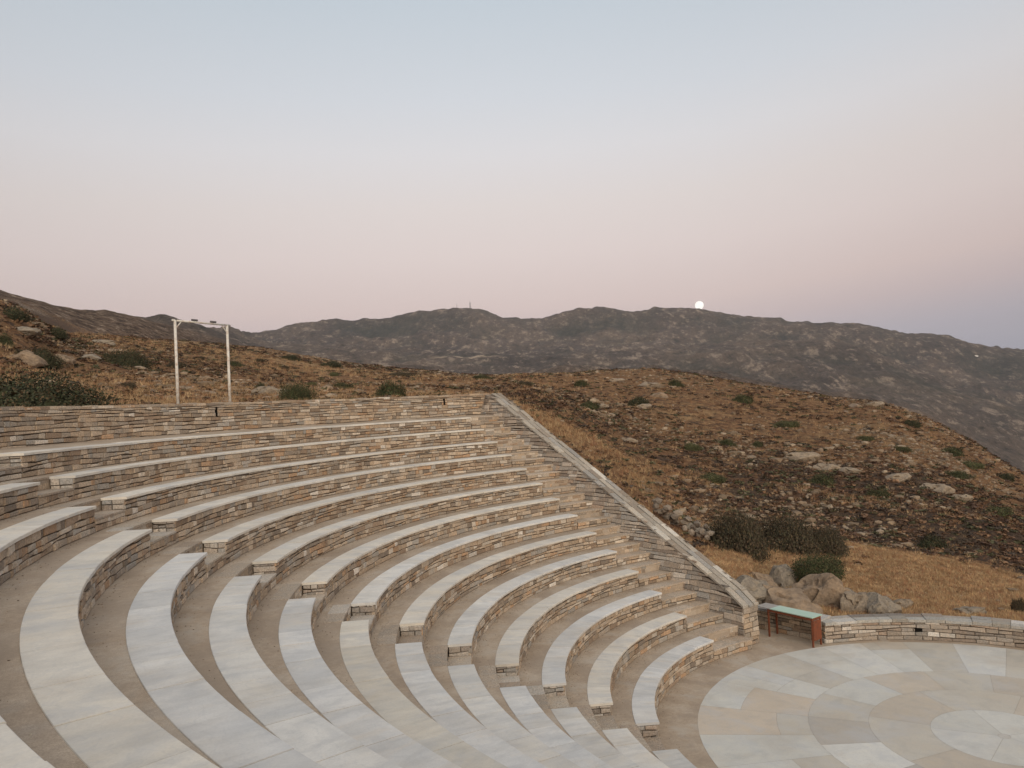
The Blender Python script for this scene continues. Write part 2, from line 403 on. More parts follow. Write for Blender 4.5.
# ------------------------------------------------------------------ stairs: half steps and full steps
def stairs(name, label, ea, eb, tread_kind, tw=.34):
    root = empty(name, PO(rk(1), (ea(rk(1))+eb(rk(1)))/2, 0)); tag(root, label, 'stairs')
    for k in range(1, NR+1):
        for half in (0, 1):
            r = rk(k) if half == 0 else rk(k)+SW-.002
            zb = zw(k-1) if half == 0 else (zw(k-1)+zw(k))/2
            zt = (zw(k-1)+zw(k))/2 if half == 0 else zw(k)
            wd = SW-.01 if half == 0 else tw
            t0, t1 = ea(r)+.006/r, eb(r)-.006/r; L = (t1-t0)*r
            m = MB(); arcbox(m, r+.02, r+wd, t0, t1, zb-.03, zt-.034, 4, (.1, .08, .06), 1)
            masonry(m, L, zb, zt-.03, lambda s, z, o: PO(r+.012-o, t0+s/r, z), ch=(.06, .12), cw=(.14, .38))
            lo = [0.]
            while lo[-1] < L-.25: lo.append(lo[-1]+rng.uniform(.3, .7))
            lo = [q*L/lo[-1] for q in lo]
            for a, b in zip(lo[:-1], lo[1:]):
                dz = rng.uniform(0, .003)+(.004 if half else 0)
                arcbox(m, r-.012, r+wd-.002, t0+a/r+.002/r, t0+b/r-.002/r, zt-.032, zt+dz, 2, tread_kind(), 0)
            m.build('step', [M['stone'], M['mortar'], M['marble']], root)
def marble_tread():
    c = [(.40, .345, .285), (.36, .305, .25), (.44, .40, .355), (.34, .28, .225)][rng.integers(4)]; return tuple(np.array(c)*rng.uniform(.9, 1.1))
def dusty_tread():
    c = [(.43, .355, .285), (.39, .325, .26), (.45, .385, .32)][rng.integers(3)]; return tuple(np.array(c)*rng.uniform(.92, 1.08))
stairs('aisle_stairs', 'narrow straight stairway of stone steps between the two blocks of benches', lambda r: TA+AA/r+.012/r, lambda r: TB+AB/r-.012/r, marble_tread, .30)
stairs('wall_stairs', 'dusty stone steps climbing beside the slanting wall at the bench ends', lambda r: th_wall(r, .02), lambda r: TD+AD/r-.012/r, dusty_tread, .30)

# ------------------------------------------------------------------ slanting side wall with coping
root = empty('side_wall', (P0[0], P0[1], 0))
tag(root, 'tall slanting dry-stone wall with sloping slab coping, right of the benches', 'wall')
WLEN, WT = 12.2, .54
def wtop(s): return min(1.02 + .24*min(s, .3)/.3 + max(s-.3, 0)*.4805, 6.80)
wm = MB()
def batter(s, z): return .30*max(wtop(s)-.06-z, 0)*min(max(s, 0)/2.2, 1)
def WP(s, z, o): q = P0 + WD*s - WN*(o+batter(s, z)); return (q[0], q[1], z)
def WPb(s, z, o): q = P0 + WD*s + WN*(WT+o); return (q[0], q[1], z)
def WPe(s, z, o): q = P0 + WN*s - WD*o; return (q[0], q[1], z)
cop = .055
def wall_bottom(s): return max(0, (s-.6))*.46-.35
nseg = 60
for i in range(nseg):
    s0, s1 = .03+(WLEN-.03)*i/nseg, .03+(WLEN-.03)*(i+1)/nseg
    for face in ((.03, -1),):
        b4 = [(*(P0+WD*s0+WN*(.03-batter(s0, wall_bottom(s0)))), wall_bottom(s0)), (*(P0+WD*s1+WN*(.03-batter(s1, wall_bottom(s1)))), wall_bottom(s1)), (*(P0+WD*s1+WN*(WT-.03)), wall_bottom(s1)), (*(P0+WD*s0+WN*(WT-.03)), wall_bottom(s0))]
        t4 = [(*(P0+WD*s+WN*f), wtop(s)-cop-.004) for s, f in ((s0, .03), (s1, .03), (s1, WT-.03), (s0, WT-.03))]
        wm.hexa(b4, t4, (.1, .08, .06), 1)
skp = lambda f: (lambda s, z, s0, s1: z < f(s))
masonry(wm, WLEN, 0, 6.8, lambda s, z, o: WP(s, z, o-.012), ch=(.07, .16), cw=(.16, .55), top=lambda s: wtop(s)-cop, skip=skp(wall_bottom), grey=.3, prot=.04)
masonry(wm, WLEN, 0, 6.8, lambda s, z, o: WPb(s, z, o-.012), ch=(.08, .15), cw=(.2, .5), top=lambda s: wtop(s)-cop, skip=skp(lambda s: wtop(s)-1.6), prot=.03)
masonry(wm, WT, 0, wtop(0)-cop, lambda s, z, o: WPe(s, z, o-.012), ch=(.09, .15), cw=(.18, .34), prot=.04)
wm.build('masonry', [M['stone'], M['mortar']], root)
cm = MB()
for lane in ((-.035, .185), (.19, .375), (.38, WT+.035)):
    s = -.04
    while s < WLEN:
        w = rng.uniform(.32, .8); s1 = min(s+w, WLEN)
        e = .010; hh = rng.uniform(-.016, .020); zf = lambda q: wtop(max(q, 0))
        c = [(.36, .325, .28), (.43, .39, .335), (.28, .24, .20), (.33, .315, .295), (.54, .51, .46)][rng.choice(5, p=[.3, .25, .22, .16, .07])]
        c = tuple(np.array(c)*rng.uniform(.88, 1.1))
        a0, a1 = lane[0]+e+rng.uniform(-.006, .006), lane[1]-e+rng.uniform(-.006, .006)
        b4 = [(*(P0+WD*(s+e)+WN*a0), zf(s)-cop), (*(P0+WD*(s1-e)+WN*a0), zf(s1)-cop), (*(P0+WD*(s1-e)+WN*a1), zf(s1)-cop), (*(P0+WD*(s+e)+WN*a1), zf(s)-cop)]
        t4 = [(x, y, z+cop+hh) for x, y, z in b4]
        cm.hexa(b4, t4, c); s = s1
cm.build('coping', M['stone'], root)

# ------------------------------------------------------------------ rear wall
ZB, ZT = zw(NR)+.05, 6.80
t0w = th_wall(RW, .2); t1w = TE2
root = empty('rear_wall', PO(RW, R(150), ZB))
tag(root, 'long curved dry-stone wall behind the topmost bench, without coping', 'wall')
wm = MB()
arcbox(wm, RW+.03, RW+.52, t0w-.02, t1w, ZB-.5, ZT-.03, 120, (.1, .08, .06), 1)
holes = [R(155.4), R(126.3)]
def skh(s, z, s0, s1):
    return any(s0 < (th-t0w)*RW < s1 and abs(z-ZB-.60) < .07 for th in holes)
masonry(wm, (t1w-t0w)*RW, ZB-.05, ZT, lambda s, z, o: PO(RW+.012-o, t0w+s/RW, z), ch=(.06, .13), cw=(.14, .46), slots=[((th-t0w)*RW-.045, (th-t0w)*RW+.045, ZB+.44, ZB+.66) for th in holes], prot=.03)
# rubble top
s = 0; Lw = (t1w-t0w)*RW
while s < Lw:
    w = rng.uniform(.18, .5)
    for (ra, rb) in ((RW-.005, RW+.26), (RW+.265, RW+.53)):
        hz = rng.uniform(.0, .035)
        arcbox(wm, ra+rng.uniform(-.01, .01), rb, t0w+(s+.004)/RW, t0w+(s+w-.004)/RW, ZT-.05, ZT+hz, 1, stone_col(), 0)
    s += w
wm.build('masonry', [M['stone'], M['mortar']], root)
for th in holes:
    hm = MB(); arcbox(hm, RW+.024, RW+.029, th-.05/RW, th+.05/RW, ZB+.42, ZB+.68, 1, (.01, .01, .01), 0)
    hm.build('drain_hole', M['dark'], root)

# ------------------------------------------------------------------ orchestra: cement floor and marble rings
mb = MB()
n = 128
vs = [(0, 0, 0)] + [(9.0*cos(2*pi*i/n), 9.0*sin(2*pi*i/n), 0) for i in range(n)]
# floor reaches under the first bench and under the low wall
mb2 = MB()
pts = []
for i in range(n):
    t = 2*pi*i/n; a = math.degrees(t) % 360
    rr = 6.3 if 123 <= a <= 248 else (6.02 if a > 300 or a < 100.5 else (7.9 if a < 118 else (7.2 if a < 123 else 6.3)))
    pts.append((rr*cos(t), rr*sin(t), 0))
mb2.add([(0, 0, 0)]+pts, [(0, 1+i, 1+(i+1) % n) for i in range(n)])
tag(mb2.build('orchestra_floor', M['walk']), kind='structure')
pv = MB()
def sector(r0, r1, t0, t1, col, z=.004):
    nn = max(2, int(math.degrees(t1-t0)/4)); gp = .0035
    vs = []
    for i in range(nn+1):
        t = t0+(t1-t0)*i/nn
        for r in (r0+gp*.6, r1-gp*.6):
            tt = t + (gp/max(r, .05)*(.6 if i == 0 else (-.6 if i == nn else 0)))
            vs += [(r*cos(tt), r*sin(tt), z)]
    pv.add(vs, [(2*i, 2*i+1, 2*i+3, 2*i+2) for i in range(nn)], col)
ORC = {'p': (.545, .53, .49), 'q': (.50, .46, .40), 'o': (.51, .435, .355), 'g': (.41, .375, .335), 'b': (.51, .50, .48), 'w': (.58, .565, .53), 't': (.475, .415, .345)}
def oc(k): return tuple(np.array(ORC[k])*rng.uniform(.94, 1.05))
vs = [0]
for i in range(5): sector(.10, 1.178, R(i*72+12), R(i*72+84), oc('ppwpp'[i]))
sector(0.001, .10, 0, 2*pi, (.50, .47, .43))
def ringcut(r0, r1, cuts, cols):
    for i in range(len(cuts)):
        a = cuts[i]; b = cuts[(i+1) % len(cuts)] + (360 if i == len(cuts)-1 else 0)
        sector(r0, r1, R(a), R(b), oc(cols[i]))
ringcut(1.178, 2.226, [5, 50, 100, 150, 200, 250, 300], 'tqtqtqt')
ringcut(2.226, 3.31, [10, 40, 62, 85, 110, 135, 158, 180, 203, 225, 250, 280, 310, 340], 'qtqtpqgwggqgqt')
cuts_ = [0, 13, 29, 44, 57, 69, 81, 92, 103, 115, 129, 142, 158, 173, 187, 203, 219, 240, 265, 290, 325]
inn_ = 'tqtqpqpbpqpoqpqpqptqt'; out_ = 'qotqwqtwpqbpoppwpqpqp'
for i_ in range(len(cuts_)):
    a_ = cuts_[i_]; b_ = cuts_[(i_+1) % len(cuts_)] + (360 if i_ == len(cuts_)-1 else 0); rs_ = rng.uniform(3.8, 4.9); m_ = a_+(b_-a_)*rng.uniform(.35, .65)
    if rng.random() < .3: sector(3.31, 5.393, R(a_), R(b_), oc(out_[i_])); continue
    sector(3.31, rs_, R(a_), R(b_), oc(inn_[i_]))
    if rng.random() < .5: sector(rs_, 5.393, R(a_), R(m_), oc(out_[i_])); sector(rs_, 5.393, R(m_), R(b_), oc(out_[(i_+3) % 20]))
    else: sector(rs_, 5.393, R(a_), R(b_), oc(out_[i_]))
pv.v = [(x, y, z if z else 0) for x, y, z in pv.v]
tag(pv.build('orchestra_paving', marble_mat(False)), kind='structure')

# ------------------------------------------------------------------ low curved wall round the orchestra
RI, RO, ZL = 5.56, 6.06, .52
def C0(r, t, z): return (r*cos(t), r*sin(t), z)
ta, tb = R(-52), R(100.4)
root = empty('orchestra_wall', C0(RI, R(75), 0)); tag(root, 'low curved dry-stone wall with slab coping round the far orchestra edge', 'wall')
wm = MB()
def arcC(mb, r0, r1, t0, t1, z0, z1, n, col, mi, tilt=0):
    vs = []
    for i in range(n+1):
        t = t0+(t1-t0)*i/n
        vs += [C0(r0, t, z0), C0(r1, t, z0), C0(r1, t, z1+tilt), C0(r0, t, z1)]
    fs = []
    for i in range(n):
        a = 4*i; b = a+4; fs += [(a, b, b+1, a+1), (a+1, b+1, b+2, a+2), (a+2, b+2, b+3, a+3), (a+3, b+3, b, a)]
    fs += [(0, 1, 2, 3), (4*n+3, 4*n+2, 4*n+1, 4*n)]
    mb.add(vs, fs, col, mi)
arcC(wm, RI+.03, RO-.03, ta, tb-.03/RI, -.4, ZL-.072, 60, (.1, .08, .06), 1)
hole = R(76.5)
masonry(wm, (tb-ta)*RI, 0, ZL-.07, lambda s, z, o: C0(RI+.012-o, ta+s/RI, z), ch=(.08, .13), cw=(.2, .5), grey=.35, prot=.02,
        slots=[((hole-ta)*RI-.10, (hole-ta)*RI+.07, .20, .34)])
masonry(wm, (tb-ta)*RO, -.3, ZL-.07, lambda s, z, o: C0(RO-.012+o, ta+s/RO, z), ch=(.08, .15), cw=(.2, .5), prot=.03)
eP = lambda s, z, o: (C0(RI+.012+s, tb, 0)[0]-sin(tb)*(o-.012), C0(RI+.012+s, tb, 0)[1]+cos(tb)*(o-.012), z)
masonry(wm, RO-RI-.03, 0, ZL-.07, eP, ch=(.08, .14), cw=(.18, .3))
wm.build('masonry', [M['stone'], M['mortar']], root)
hm = MB(); arcC(hm, RI+.022, RI+.029, hole-.10/RI, hole+.07/RI, .16, .38, 1, (.01, .01, .01), 0); hm.build('drain_hole', M['dark'], root)
cm = MB(); s = 0; Lc = (tb-ta)*RI
while s < Lc:
    w = rng.uniform(.3, .62)
    if Lc-s-w < .2: w = Lc-s
    c = [(.37, .355, .33), (.43, .415, .385), (.32, .295, .26), (.52, .50, .47)][rng.choice(4, p=[.35, .3, .22, .13])]
    half = rng.uniform(.2, .3); hh = rng.uniform(-.008, .012)
    arcC(cm, RI-.02+rng.uniform(-.01, .01), RI+half-.003, ta+(s+.004)/RI, ta+(s+w-.004)/RI, ZL-.068, ZL+hh, 1, tuple(np.array(c)*rng.uniform(.9, 1.1)), 0)
    arcC(cm, RI+half+.003, RO+.02+rng.uniform(-.02, .02), ta+(s+.004)/RI, ta+(s+w-.004)/RI, ZL-.068, ZL+hh+rng.uniform(-.008, .008), 1, stone_col(.5), 0)
    s += w
cm.build('coping', M['stone'], root)

# ------------------------------------------------------------------ short wall in the gap, rusty bench in front of it
A, B = np.array([-1.03, 5.60]), np.array([-2.42, 7.22])
dv = (B-A)/np.linalg.norm(B-A); nv = np.array([dv[1], -dv[0]]); Lg = np.linalg.norm(B-A)
root = empty('gap_wall', (*((A+B)/2), 0)); tag(root, 'short low stone wall behind the rusty bench, closing the gap', 'wall')
GP = lambda s, z, o: (*(A+dv*s-nv*(o-.012)), z)
wm = MB()
def obox(mb, O, dx, dy, a0, a1, b0, b1, z0, z1, col, mi=0):
    q = [(*(O+dx*a+dy*b), z0) for a, b in ((a0, b0), (a1, b0), (a1, b1), (a0, b1))]
    mb.hexa(q, [(x, y, z1) for x, y, _ in q], col, mi)
obox(wm, A, dv, nv, 0, Lg, .03, .45, -.3, .50, (.1, .08, .06), 1)
masonry(wm, Lg, 0, .50, GP, ch=(.08, .14), cw=(.2, .5), prot=.03)
wm.build('masonry', [M['stone'], M['mortar']], root)
cm = MB(); s = 0
while s < Lg-.1:
    w = min(rng.uniform(.3, .6), Lg-s); obox(cm, A, dv, nv, s+.004, s+w-.004, -.02, .48, .502, .565+rng.uniform(0, .01), tuple(np.array((.40, .39, .38))*rng.uniform(.85, 1.15))); s += w
cm.build('coping', M['stone'], root)

T0 = np.array([-1.41, 5.21]); tv = np.array([-.596, .803]); tn = np.array([.803, .596]); TL, TDp, TH = 1.30, .38, .75
root = empty('metal_bench', (*(T0+tv*TL/2+tn*TDp/2), 0)); tag(root, 'rusty steel frame bench with a pale green top, before the gap wall', 'bench')
def part(nm, mat, *boxes):
    m = MB()
    for b in boxes: obox(m, T0, tv, tn, *b, (.5, .5, .5))
    return m.build(nm, mat, root)
for a in (0, TL-.04):
    for b in (0, TDp-.04):
        part('leg', M['rust'], (a+.002, a+.038, b+.002, b+.038, 0, TH-.09))
part('frame', M['rust'], (0, TL, 0, .04, TH-.09, TH-.025), (0, TL, TDp-.04, TDp, TH-.09, TH-.025), (0, .04, .041, TDp-.041, TH-.09, TH-.025), (TL-.04, TL, .041, TDp-.041, TH-.09, TH-.025),
     (TL/2-.02, TL/2+.02, .041, TDp-.041, TH-.085, TH-.03))
part('side_panel', M['rust'], (-.012, -.004, .02, TDp-.02, .16, TH-.10))
part('top', M['green'], (-.02, TL-.10, -.02, TDp+.03, TH-.022, TH))
part('top_board', plain('grey_board', (.33, .31, .29), .8), (TL-.096, TL+.32, -.015, TDp+.025, TH-.024, TH-.002))

# ------------------------------------------------------------------ terrain
def crossing_d0(phi):
    """distance from the camera to the outer edge of the theatre in direction phi (0 = +Y, + = right)"""
    d = np.array([sin(phi), cos(phi)]); best = 0
    s = np.arange(1.0, 34, .02); P = CAM[:2] + d*s[:, None]
    q = P-np.array([SX, SY]); r = np.hypot(q[:, 0], q[:, 1]); th = np.degrees(np.arctan2(q[:, 1], q[:, 0])) % 360
    side = (P-P0)@WN; along = (P-P0)@WD; rc = np.hypot(P[:, 0], P[:, 1])
    ins = (r < RW+.25) & (th < 247.5) & (side < WT*.5) & (th > 100)
    ins |= (rc < RO-.25) & ((th <= 123) | (th > 240)) & ~((side > WT*.6) & (along > 2.6))
    gap = (P-A)@nv
    ins |= (gap < .2) & (rc < 7.9) & (th > 99) & (th < 124) & (side < .9) & ((P-A)@dv < Lg)
    ins |= (r < 5.9)
    i = np.where(ins)[0]
    return s[i[-1]] if len(i) else 2.0

def pix_curve(pts):
    ph, d, z = [], [], []
    for x, y, D in pts:
        v = ray(x, y); h = math.hypot(v[0], v[1]); ph.append(math.atan2(v[0], v[1])); d.append(D); z.append(CAM[2] + v[2]/h*D)
    i = np.argsort(ph); return np.array(ph)[i], np.array(d)[i], np.array(z)[i]
def icurve(c, phi):
    return np.interp(phi, c[0], c[1]), np.interp(phi, c[0], c[2])
crest = pix_curve([(-700,240,60),(-250,270,62),(0,303,70),(20,312,72),(45,331,80),(70,340,100),(100,344,130),(150,348,150),(200,351,165),(250,352,175),(300,360,180),(350,366,180),(400,372,175),(450,376,170),(500,377,155),
    (540,375,140),(600,371,128),(650,369,120),(700,375,118),(750,384,114),(800,392,110),(850,400,104),(880,403,100),(920,418,96),(960,440,92),(1000,465,90),(1024,478,88),(1150,540,84),(1600,700,80)])
strip = pix_curve([(-700,380,45),(-250,385,45),(0,380,36),(100,378,42),(200,380,50),(300,386,56),(400,389,60),(470,389,60),(520,398,46),(560,425,42),(600,452,40),(640,486,37),(690,520,34),(720,535,33),(760,545,33),(800,550,33.5),(850,555,34),
    (900,562,34),(960,573,34),(1024,583,34),(1150,610,34),(1600,720,34)])
hillA = pix_curve([(-700,240,480),(-100,272,500),(0,292,500),(25,300,500),(60,308,500),(80,311,510),(105,311,520),(120,315,520),(140,319,530),(180,331,560),(215,342,640),(250,354,760),(300,366,1000),(400,378,1100),(500,383,1100),
    (650,377,1100),(750,392,1100),(850,408,1080),(920,426,1050),(1024,484,1000),(1200,545,1000),(1600,650,1000)])
spur = pix_curve([(-700,260,1400),(-100,310,1400),(60,325,1400),(110,322,1400),(145,328,1400),(165,325,1400),(182,327,1400),(200,331,1450),(230,339,1600),(260,350,1800),(330,352,2000),(450,356,2050),(520,359,2100),(560,357,2100),(640,354,2100),(700,353,2100),(730,349,2150),
    (790,347,2200),(830,344,2300),(880,362,2200),(950,390,2100),(1024,408,2050),(1600,520,2000)])
ridge = pix_curve([(-700,330,3200),(100,345,3200),(200,345,3200),(228,341,3200),(240,340,3200),(256,337,3200),(300,327,3200),(330,323,3200),(345,321.5,3200),(370,322,3200),(400,317,3200),(420,313,3200),(450,311,3200),(470,308,3200),(478,308.5,3200),(490,313,3200),
    (500,317,3200),(520,319,3200),(545,320.5,3200),(560,317,3200),(572,313,3200),(580,312,3200),(592,311,3200),(605,308,3200),(620,310,3200),(640,312.5,3200),(657,310.5,3200),(672,311,3200),(700,312,3200),(720,313,3200),(742,318,3200),
    (770,321,3200),(800,323,3200),(830,323,3200),(860,325,3200),(888,331,3200),(905,335,3200),(915,337,3200),(940,337,3200),(960,343,3200),(990,350,3200),(1024,354,3200),(1100,366,3200),(1250,392,3200),(1600,440,3200)])

ang = np.concatenate([np.arange(-180, -44, 2.0), np.arange(-44, 44, .1), np.arange(44, 180.1, 2.0)]); PHI = np.radians(ang); PHI[0], PHI[-1] = -pi, pi
D0 = np.array([crossing_d0(p) for p in PHI])
k_ = np.ones(5)/5; 
def z0_at(phi, d):
    x, y = CAM[0]+sin(phi)*d, CAM[1]+cos(phi)*d; q = np.array([x, y])-np.array([SX, SY]); r = math.hypot(*q)
    al = (np.array([x, y])-P0)@WD; th = math.degrees(math.atan2(q[1], q[0])) % 360
    if r > RW-.3 and 115 < th < 250: return ZT-.16
    if 99 < th < 247 and al > .2 and r > 6.2: return min(wtop(al)-.32-.15*min(al, 2), ZT-.16) if al > .4 else .35
    if th > 240 and r > 6.4: return max(0, (r-5.9)/.8314*.42)-.1
    return .22
Z0 = np.array([z0_at(p, d) for p, d in zip(PHI, D0)])
c1d, c1z = icurve(strip, PHI); c2d, c2z = icurve(crest, PHI); c4d, c4z = icurve(hillA, PHI); c5d, c5z = icurve(spur, PHI); c6d, c6z = icurve(ridge, PHI)
c1d = np.maximum(c1d, D0+6)
c3d = np.sqrt(c2d*c4d)*1.0; zl = np.minimum(CAM[2]+(c2z-CAM[2])*c3d/c2d, CAM[2]+(c4z-CAM[2])*c3d/c4d); c3z = zl - .05*c3d - 6
c45d = np.sqrt(c4d*c5d); c45z = np.minimum(CAM[2]+(c4z-CAM[2])*c45d/c4d, CAM[2]+(c5z-CAM[2])*c45d/c5d) - .012*c45d
c56d = (c5d+c6d)/2; c56z = np.minimum(CAM[2]+(c5z-CAM[2])*c56d/c5d*1.0, CAM[2]+(c6z-CAM[2])*c56d/c6d) - 8
K_D = np.stack([D0, c1d, c2d, c3d, c4d, c45d, c5d, c56d, c6d, c6d*1.5, np.full_like(PHI, 7500)])
K_Z = np.stack([Z0, c1z, c2z, c3z, c4z, c45z, c5z, c56z, c6z, np.full_like(PHI, 0.), np.full_like(PHI, -80)])
def pchip_cols(D):
    """D (rows, cols) -> Z, shape-preserving cubic through the knots of every column"""
    h = np.diff(K_D, axis=0); m = np.diff(K_Z, axis=0)/h
    s = np.zeros_like(K_Z); w1 = 2*h[1:]+h[:-1]; w2 = h[1:]+2*h[:-1]
    same = (m[:-1]*m[1:]) > 0
    with np.errstate(divide='ignore', invalid='ignore'):
        hm = (w1+w2)/(w1/m[:-1]+w2/m[1:])
    s[1:-1] = np.where(same, hm, 0); s[0] = m[0]; s[-1] = m[-1]
    out = np.zeros_like(D)
    for k in range(len(K_D)-1):
        a, b = K_D[k], K_D[k+1]; t = (D-a)/h[k]; inn = (t >= 0) & (t <= 1) if k == 0 else (t > 0) & (t <= 1)
        t2, t3 = t*t, t*t*t
        v = K_Z[k]*(2*t3-3*t2+1) + K_Z[k+1]*(-2*t3+3*t2) + h[k]*s[k]*(t3-2*t2+t) + h[k]*s[k+1]*(t3-t2)
        out = np.where(inn, v, out)
    return np.where(D > K_D[-1], K_Z[-1], out)
def relief(X, Y, D, Dz):
    near = sstep(0, 18, Dz)*(1-sstep(350, 600, D))
    a = near*(.5*fbm(X, Y, 8, 5, 3, .6)+.35*fbm(X, Y, 32, 3, 5)*sstep(10, 60, Dz))
    rid = 1-np.abs(fbm(X, Y, 420, 5, 11, .55))*2.2; rid2 = 1-np.abs(fbm(X, Y, 130, 4, 21, .55))*2.2
    far = sstep(300, 900, D)
    cr = np.minimum(1, .16+np.abs(D-3200)/900.)*(1-.75*np.exp(-((D-c4d)/(.2*c4d))**2)*(PHI < -.15))*(1-.6*np.exp(-((D-c5d)/(.16*c5d))**2))
    b = far*cr*(D/3200)*(70*(rid-.35)+32*(rid2-.35)) + far*(D/3200)*(9*fbm(X, Y, 110, 4, 61, .65)+5.5*fbm(X, Y, 42, 3, 63, .6)) + sstep(250, 500, D)*2.2*fbm(X, Y, 60, 5, 31)*(D/800)**.6 + sstep(250, 450, D)*(1-sstep(1500, 2500, D))*1.6*fbm(X, Y, 17, 4, 37, .6)
    return a+b
NN = 430; DM = 420.
ii = np.arange(NN+1)[:, None]/NN
DG = (D0-.0)*(DM/D0)**ii
XG = CAM[0]+np.sin(PHI)*DG; YG = CAM[1]+np.cos(PHI)*DG
ZG = pchip_cols(DG)+relief(XG, YG, DG, DG-D0)
gapz = ((XG-A[0])*nv[0]+(YG-A[1])*nv[1] < .35) & (np.hypot(XG, YG) < 9.5) & ((XG-P0[0])*WN[0]+(YG-P0[1])*WN[1] > -.3) & (np.degrees(np.arctan2(YG, XG)) > 97)
ZG = np.where(gapz, np.minimum(ZG, -.3), ZG)
NF = 380; jj = np.arange(NF+1)[:, None]/NF
DF = DM*(7400/DM)**jj + 0*PHI; XF = CAM[0]+np.sin(PHI)*DF; YF = CAM[1]+np.cos(PHI)*DF
ZF = pchip_cols(DF)+relief(XF, YF, DF, DF-D0)
gully = np.clip(-(1-np.abs(fbm(XF, YF, 420, 5, 11, .55))*2.2-.55)*1.1, 0, 1); gully = np.maximum(gully, np.clip(-(1-np.abs(fbm(XF, YF, 130, 4, 21, .55))*2.2-.50)*.9, 0, 1)*.8)  # mask for gully tint: relief shading put into colour, plus denser scrub

def grid_faces(nr, nc):
    a = (np.arange(nr-1)[:, None]*nc + np.arange(nc-1)).ravel(); return np.stack([a, a+1, a+nc+1, a+nc], 1)
def H_at(phi, d):
    """bilinear terrain height (near sheet) at camera-polar coordinates"""
    j = np.interp(phi, PHI, np.arange(len(PHI))); j0 = np.clip(np.floor(j).astype(int), 0, len(PHI)-2); f = j-j0
    def col(jc):
        t = np.log(np.maximum(d, D0[jc])/D0[jc])/np.log(DM/D0[jc])*NN; i0 = np.clip(np.floor(t).astype(int), 0, NN-1); q = t-i0
        return ZG[i0, jc]*(1-q)+ZG[i0+1, jc]*q
    return col(j0)*(1-f)+col(j0+1)*f
def H_xy(x, y):
    dx, dy = np.asarray(x)-CAM[0], np.asarray(y)-CAM[1]; return H_at(np.arctan2(dx, dy), np.hypot(dx, dy))
def on_ground(px, py):
    v = ray(px, py); h = math.hypot(v[0], v[1]); ph = math.atan2(v[0], v[1]); d = np.linspace(float(np.interp(ph, PHI, D0))+.02, 400, 12000)
    z = CAM[2]+v[2]/h*d; t = H_at(np.full_like(d, ph), d); i = np.where(z <= t)[0]
    i = i[0] if len(i) else np.argmin(np.abs(z-t)[:7000])
    return np.array([CAM[0]+sin(ph)*d[i], CAM[1]+cos(ph)*d[i], t[i]]), d[i]

def weights(X, Y, Z, D):
    ph = np.arctan2(X-CAM[0], Y-CAM[1]); deg = np.degrees(ph)
    c2 = np.interp(ph, PHI, c2d); c1 = np.interp(ph, PHI, c1d)
    n = fbm(X, Y, 14, 4, 41); n2 = fbm(X, Y, 40, 3, 43)
    right = sstep(3, 9, deg)
    gold = right*sstep(12.5, 15.0, deg)*(1-sstep(c1*1.0, c1*1.10, D+2*n))*1.0
    gold = np.maximum(gold, (1-sstep(0, 7, deg))*(.16+.5*n2+.3*n+.3*sstep(60, 110, D)))
    gold = np.maximum(gold, right*sstep(42, 70, D)*(.14+.30*n2+.35*n))
    scrub = .26+.35*n2+.2*n + right*(.08+.05*n)
    band = right*sstep(14, 19, deg)*sstep(c1*1.03, c1*1.12, D)*(1-sstep(c1*1.5, c1*1.85, D))
    scrub = scrub + band*.45; scrub = scrub*(1-np.clip(gold*1.3, 0, 1)*right)
    rock = .05+.25*fbm(X, Y, 20, 4, 47)+right*.12*sstep(40, 60, D)
    rock = rock*(1-np.clip(gold*1.5, 0, 1)*right)
    red = sstep(-2, 3, deg)*(1-sstep(10, 14, deg))*(1-sstep(38, 60, D))
    rock -= red*.15; scrub -= red*.25
    gold = np.maximum(gold, red*(.35+.4*n))
    fd = sstep(190, 260, D); gold = gold*(1-fd); scrub = scrub*(1-fd)+fd*(.45+.3*n2); rock = rock*(1-fd)+fd*(.35+.3*n)
    return np.stack([np.clip(gold, 0, 1), np.clip(scrub, 0, 1), np.clip(rock, 0, 1), red], -1)
W = weights(XG, YG, ZG, DG)
go = fast_mesh('ground', np.stack([XG, YG, ZG], -1).reshape(-1, 3), grid_faces(NN+1, len(PHI)), M['ground'], vert_attrs={'W': W[..., :3].reshape(-1, 3)}, smooth=True)
tag(go, kind='structure')
# pale road cuts and bare patches on the far slope lie along the spur
far_n = fbm(XF, YF, 300, 4, 51); near_spur = np.exp(-((DF-c5d*.95+60*fbm(XF, YF, 500, 2, 53))/24)**2)
degF = np.degrees(PHI)[None, :]
Wf = np.zeros(XF.shape+(3,)); Wf[..., 2] = np.clip(near_spur*(sstep(-.12, .25, far_n))*sstep(-18, -12, degF)*(1-sstep(24, 28, degF)), 0, 1)*.75
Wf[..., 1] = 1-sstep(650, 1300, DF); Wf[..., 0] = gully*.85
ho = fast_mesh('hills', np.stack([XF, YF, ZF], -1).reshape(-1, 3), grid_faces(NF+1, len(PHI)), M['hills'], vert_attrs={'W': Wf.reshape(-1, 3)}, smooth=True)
tag(ho, kind='structure')

